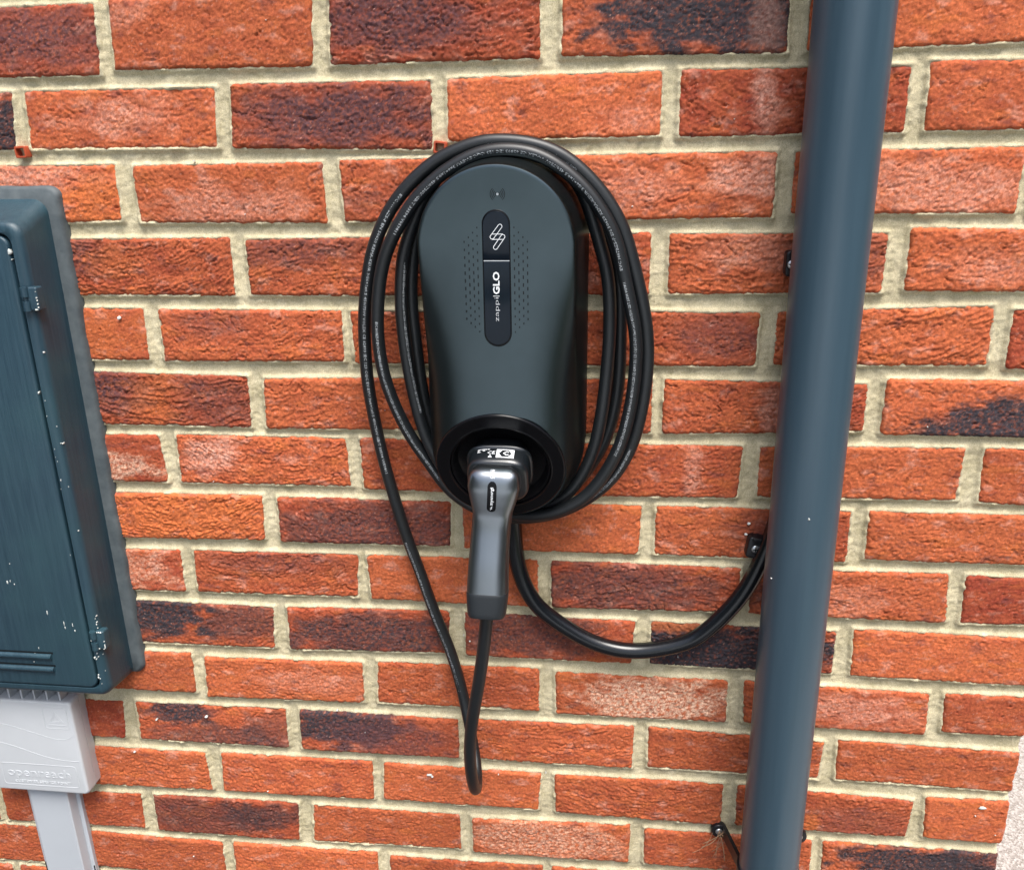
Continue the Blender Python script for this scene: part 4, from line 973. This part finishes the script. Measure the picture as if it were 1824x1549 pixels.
# perforations either side of the strip
pf = []; hl = []
for side in (-1, 1):
    for c_, (x, za, zb) in enumerate(((.0168, -.1774, -.2725), (.0208, -.1818, -.2680), (.0248, -.1860, -.2645), (.0288, -.1900, -.2605))):
        n = 14 if c_ == 0 else (13, 12, 11)[c_-1]
        for z in np.linspace(za, zb, n):
            f = 1-abs((z+.225)/.05); L = .0005+.0022*max(0, f)**1.3
            X = .0695+side*x; P = capsule2((X, Z+z-L*.5), (X, Z+z+L*.5), .00055, 5)
            q = loft([ring_y(P, yl+.002), ring_y(P, yl-.0004)]); pf.append(q)
V, F = join(pf); o = wmesh('perforation', V, F, M_DARK, ch, smooth=False); o['kind'] = 'stuff'

# ------------------------------------------------------------------ charging cable: coil round the charger and the docked plug
cc = thing('charging_cable', 'matt black charging cable coiled round the charger with its plug hanging in the dock', 'charging cable', (.067, 0, Z-.49))
V, F = tube(COIL, .00668, 16, .0042); cable = wmesh('cable', V, F, M_CABLE, cc)
Q, T, ss = spline(COIL, .0015)
TEXT = 'EVC H07BZ5-F EN 50620 KEMA-KEUR 3G6+1x0.5 450/750V VOLEX CE 62893 IEC 123 CQC EV-EYU 3x6+1x0.5 450/750V GB/T 33594 V059811'
TV, TF = text_geo(TEXT, 1.0, -.004, 1)
tx0, tx1 = TV[:, 0].min(), TV[:, 0].max()
def cable_text(s0, length, h, theta, clip_=(0, 1)):
    """printing that runs along the sheath from arc length s0"""
    f = (TV[:, 0]-tx0)/(tx1-tx0); s = s0+f*length
    q = np.stack([np.interp(s, ss, Q[:, k]) for k in range(3)], 1); t = np.stack([np.interp(s, ss, T[:, k]) for k in range(3)], 1)
    n = np.array((0, -1., 0))-t*(t@np.array((0, -1., 0)))[:, None]; n /= np.linalg.norm(n, axis=1)[:, None]
    b_ = np.cross(n, t); a_ = theta+(TV[:, 1]-.36)*h/.00668
    V = q+.00676*(np.cos(a_)[:, None]*n+np.sin(a_)[:, None]*b_)
    keep = [fc for fc in TF if clip_[0] <= f[list(fc)].mean() <= clip_[1]]
    return V, keep
def near(u):
    return float(ss[np.argmin(np.linalg.norm(Q-np.array(u), axis=1))])
pr = []
for p0, p1, th, cl in PRINTS:
    a_, b_ = near(p0), near(p1); pr.append(cable_text(a_, b_-a_, .0037, th, cl))
V, F = join(pr); o = wmesh('cable_print', V, F, M_PRINT, cable, smooth=False, recalc=False); o['kind'] = 'stuff'

# plug
def sect(c, wx, dp, w, d, n, m=48):
    out = []
    for t in np.linspace(0, 2*np.pi, m, endpoint=False):
        cx_, sx_ = math.cos(t), math.sin(t)
        out.append(tuple(np.array(c)+wx*(w/2*np.sign(cx_)*abs(cx_)**(2/n))+dp*(d/2*np.sign(sx_)*abs(sx_)**(2/n))))
    return out
plug_parent = cc
hd = []
for t, w, d in ((-.014, .054, .046), (.000, .0585, .050), (.0015, .066, .0555), (.0040, .067, .0565), (.0052, .0655, .0550), (.0060, .0630, .0530), (.018, .0620, .0530), (.0225, .0612, .0522), (.0255, .0590, .0500), (.0268, .055, .046)):
    hd.append(sect(Pc+nn*t+e2*.0015, e1, e2, w, d, 3.4))
V, F = loft(hd); plug = wmesh('plug', V, F, M_HEAD, plug_parent, sharp=38)
GP = [(.0668, -.1290, Z-.4000), (.0665, -.1320, Z-.4075), (.0660, -.1325, Z-.4180), (.0650, -.1320, Z-.4330), (.0638, -.1320, Z-.4470), (.0625, -.1345, Z-.4610), (.0612, -.1405, Z-.4810), (.0603, -.1465, Z-.5000), (.0597, -.1525, Z-.5230)]
GQ, GT, gs = spline(GP, .0015); gt = gs/gs[-1]
gw = np.interp(gt, (0, .015, .035, .065, .142, .256, .362, .478, .647, 1), (.030, .039, .0445, .0485, .0515, .0455, .0385, .0372, .0378, .0402)); gd = np.interp(gt, (0, .015, .035, .065, .142, .256, .362, .5, 1), (.008, .017, .025, .0315, .036, .036, .035, .0347, .036))
for _ in range(4):
    gw[1:-1] = .25*gw[:-2]+.5*gw[1:-1]+.25*gw[2:]; gd[1:-1] = .25*gd[:-2]+.5*gd[1:-1]+.25*gd[2:]
R = []; GD = []
for q, t, w, d in zip(GQ, GT, gw, gd):
    wx = e1-t*(e1@t); wx /= np.linalg.norm(wx); dp = np.cross(wx, t); dp = dp if dp[1] < 0 else -dp
    GD.append((q, wx, dp, w, d)); R.append(sect(q, wx, dp, w, d, 3.6))
V, F = loft(R); grip = wmesh('grip', V, F, M_GRIP, plug, sharp=45)
q, wx, dp, w, d = GD[-1]; t = GT[-1]; R = []
for k, (s, a) in enumerate(((-.0006, .992), (0, 1.012), (.003, 1.012), (.010, .985), (.019, .945), (.0225, .925), (.0245, .88), (.0250, .80), (.0235, .50), (.0225, .42))):
    R.append(sect(q+t*s, wx, dp, w*a, d*a, 3.6-.05*k))
V, F = loft(R); wmesh('end_cap', V, F, M_CAP, plug, sharp=45)
def on_grip(s, u, lift):
    """surface point of the grip's front at arc position s (0..1), sideways u metres"""
    i = min(max(int(round(s*(len(GD)-1))), 0), len(GD)-1); f = s*(len(GD)-1); i0 = int(min(max(math.floor(f), 0), len(GD)-2)); k = f-i0
    A, Bq = GD[i0], GD[i0+1]; q, wx, dp, w, d = [A[j]*(1-k)+Bq[j]*k for j in range(5)]
    c = max(0.0, 1-abs(2*u/w)**3.6)**(1/3.6)
    return q+wx*u+dp*(d/2*c+lift)
def grip_map(V2, F, lift): return [tuple(on_grip(s, u, lift)) for s, u in V2], F
GL = gs[-1]
n = 16; sA, sB, rr_ = .085, .315, .0044
P = [(sA+rr_/GL*(1-math.cos(a)), rr_*math.sin(a)) for a in np.linspace(-math.pi/2, math.pi/2, n)]
rows = [(s, math.sqrt(max(0, 1-((rr_/GL-(s-sA))/(rr_/GL))**2))*rr_ if s < sA+rr_/GL else (math.sqrt(max(0, 1-((rr_/GL-(sB-s))/(rr_/GL))**2))*rr_ if s > sB-rr_/GL else rr_)) for s in np.linspace(sA+.002, sB-.002, 26)]
V = []; F = []
for k, (s, hw) in enumerate(rows):
    for j, u in enumerate(np.linspace(-hw, hw, 5)): V.append(tuple(on_grip(s, u, .0004)))
for k in range(len(rows)-1):
    for j in range(4): F.append((k*5+j, k*5+j+1, k*5+j+6, k*5+j+5))
badge = wmesh('badge', V, F, M_RING, plug)
TVb, TFb = text_geo('myenergi', 1.0, .02, 1); L = TVb[:, 0].max()-TVb[:, 0].min()
V2 = [((sB-.062-(x-TVb[:, 0].min())/L*(.135)), (-.0011)*-1-(y)*.0044*1.0) for x, y in TVb[:, :2]]
V, F = grip_map(V2, TFb, .0008)
Vs, Fs = [], []
for p, q2, r in (((.0, .0008), (.011, -.0006), .0006), ((.012, .0010), (.023, -.0004), .0006)):
    C2 = stroke(capsule2((0, 0), (1, 1), .3), .2, (0, 0, 0), ex, ez)
bolt = [(sB-.018, -.0012), (sB-.036, .0014), (sB-.034, -.0002), (sB-.054, .0012), (sB-.038, -.0012), (sB-.038, .0004)]
Vb, Fb = grip_map(bolt, [(0, 1, 2), (3, 4, 5)], .0008)
V, F = join([(V, F), (Vb, Fb)]); wmesh('badge_lettering', V, F, M_WHITE, badge, smooth=False, recalc=False)
for wrd, s0, sz in (('UK', .046, .0032), ('CA', .073, .0032)):
    TVc, TFc = text_geo(wrd, 1.0, .02, 1); V2 = [(s0-y*sz/GL, -.0026+x*sz) for x, y in TVc[:, :2]]; V, F = grip_map(V2, TFc, .0004)
    wmesh('approval_mark', V, F, M_WHITE, plug, smooth=False, recalc=False)
# rating label on top of the plug
def on_head(x, t, lift):
    w, d = .0625, .0530; u = x-.067; c = max(0.0, 1-abs(2*u/w)**3.4)**(1/3.4)
    return tuple(Pc+nn*t+e2*(.0015+d/2*c+lift)+e1*u)
def head_plate(x0, x1, t0, t1, lift, n=6):
    V = [on_head(x, t, lift) for t in (t0, t1) for x in np.linspace(x0, x1, n)]; return V, [(i, i+1, n+i+1, n+i) for i in range(n-1)]
def head_poly(P, lift): return [on_head(x, t, lift) for x, t in P], [tuple(range(len(P)))]
def head_text(s, x0, t0, sz, lift, off=.02, width=None):
    TVx, TFx = text_geo(s, 1.0, off, 1); m = TVx[:, 0].min(); k = sz if width is None else width/(TVx[:, 0].max()-m)
    return [on_head(x0+(x-m)*k, t0-y*sz, lift) for x, y in TVx[:, :2]], TFx
V, F = head_plate(.0660, .0835, .0078, .0205, .0005); lab = wmesh('rating_label', V, F, M_WHITE, plug, smooth=False, recalc=False)
hx = [(.0748+.0062*math.cos(math.radians(a)), .01415+.0056*math.sin(math.radians(a))) for a in range(0, 360, 60)]
V, F = head_poly(hx, .0008); wmesh('hexagon', V, F, M_DARK, lab, smooth=False, recalc=False)
V, F = head_text('C', .0726, .01715, .0082, .0011, .03); wmesh('letter', V, F, M_WHITE, lab, smooth=False, recalc=False)
pr2 = [head_text('CE', .0572, .0152, .0066, .0005, .0, .0076)]
for t0, xs in ((.0078, ((.0470, .0500), (.0505, .0560), (.0566, .0590))), (.0096, ((.0470, .0488), (.0520, .0545))), (.0114, ((.0470, .0500),))):
    for xa, xb in xs: pr2.append(head_plate(xa, xb, t0, t0+.0008, .0005, 3))
tri_ = [(.0602, .0163), (.0622, .0203), (.0582, .0203)]; pr2.append(head_poly(tri_, .0005))
V, F = join(pr2); wmesh('rating_print', V, F, M_WHITE, plug, smooth=False, recalc=False)
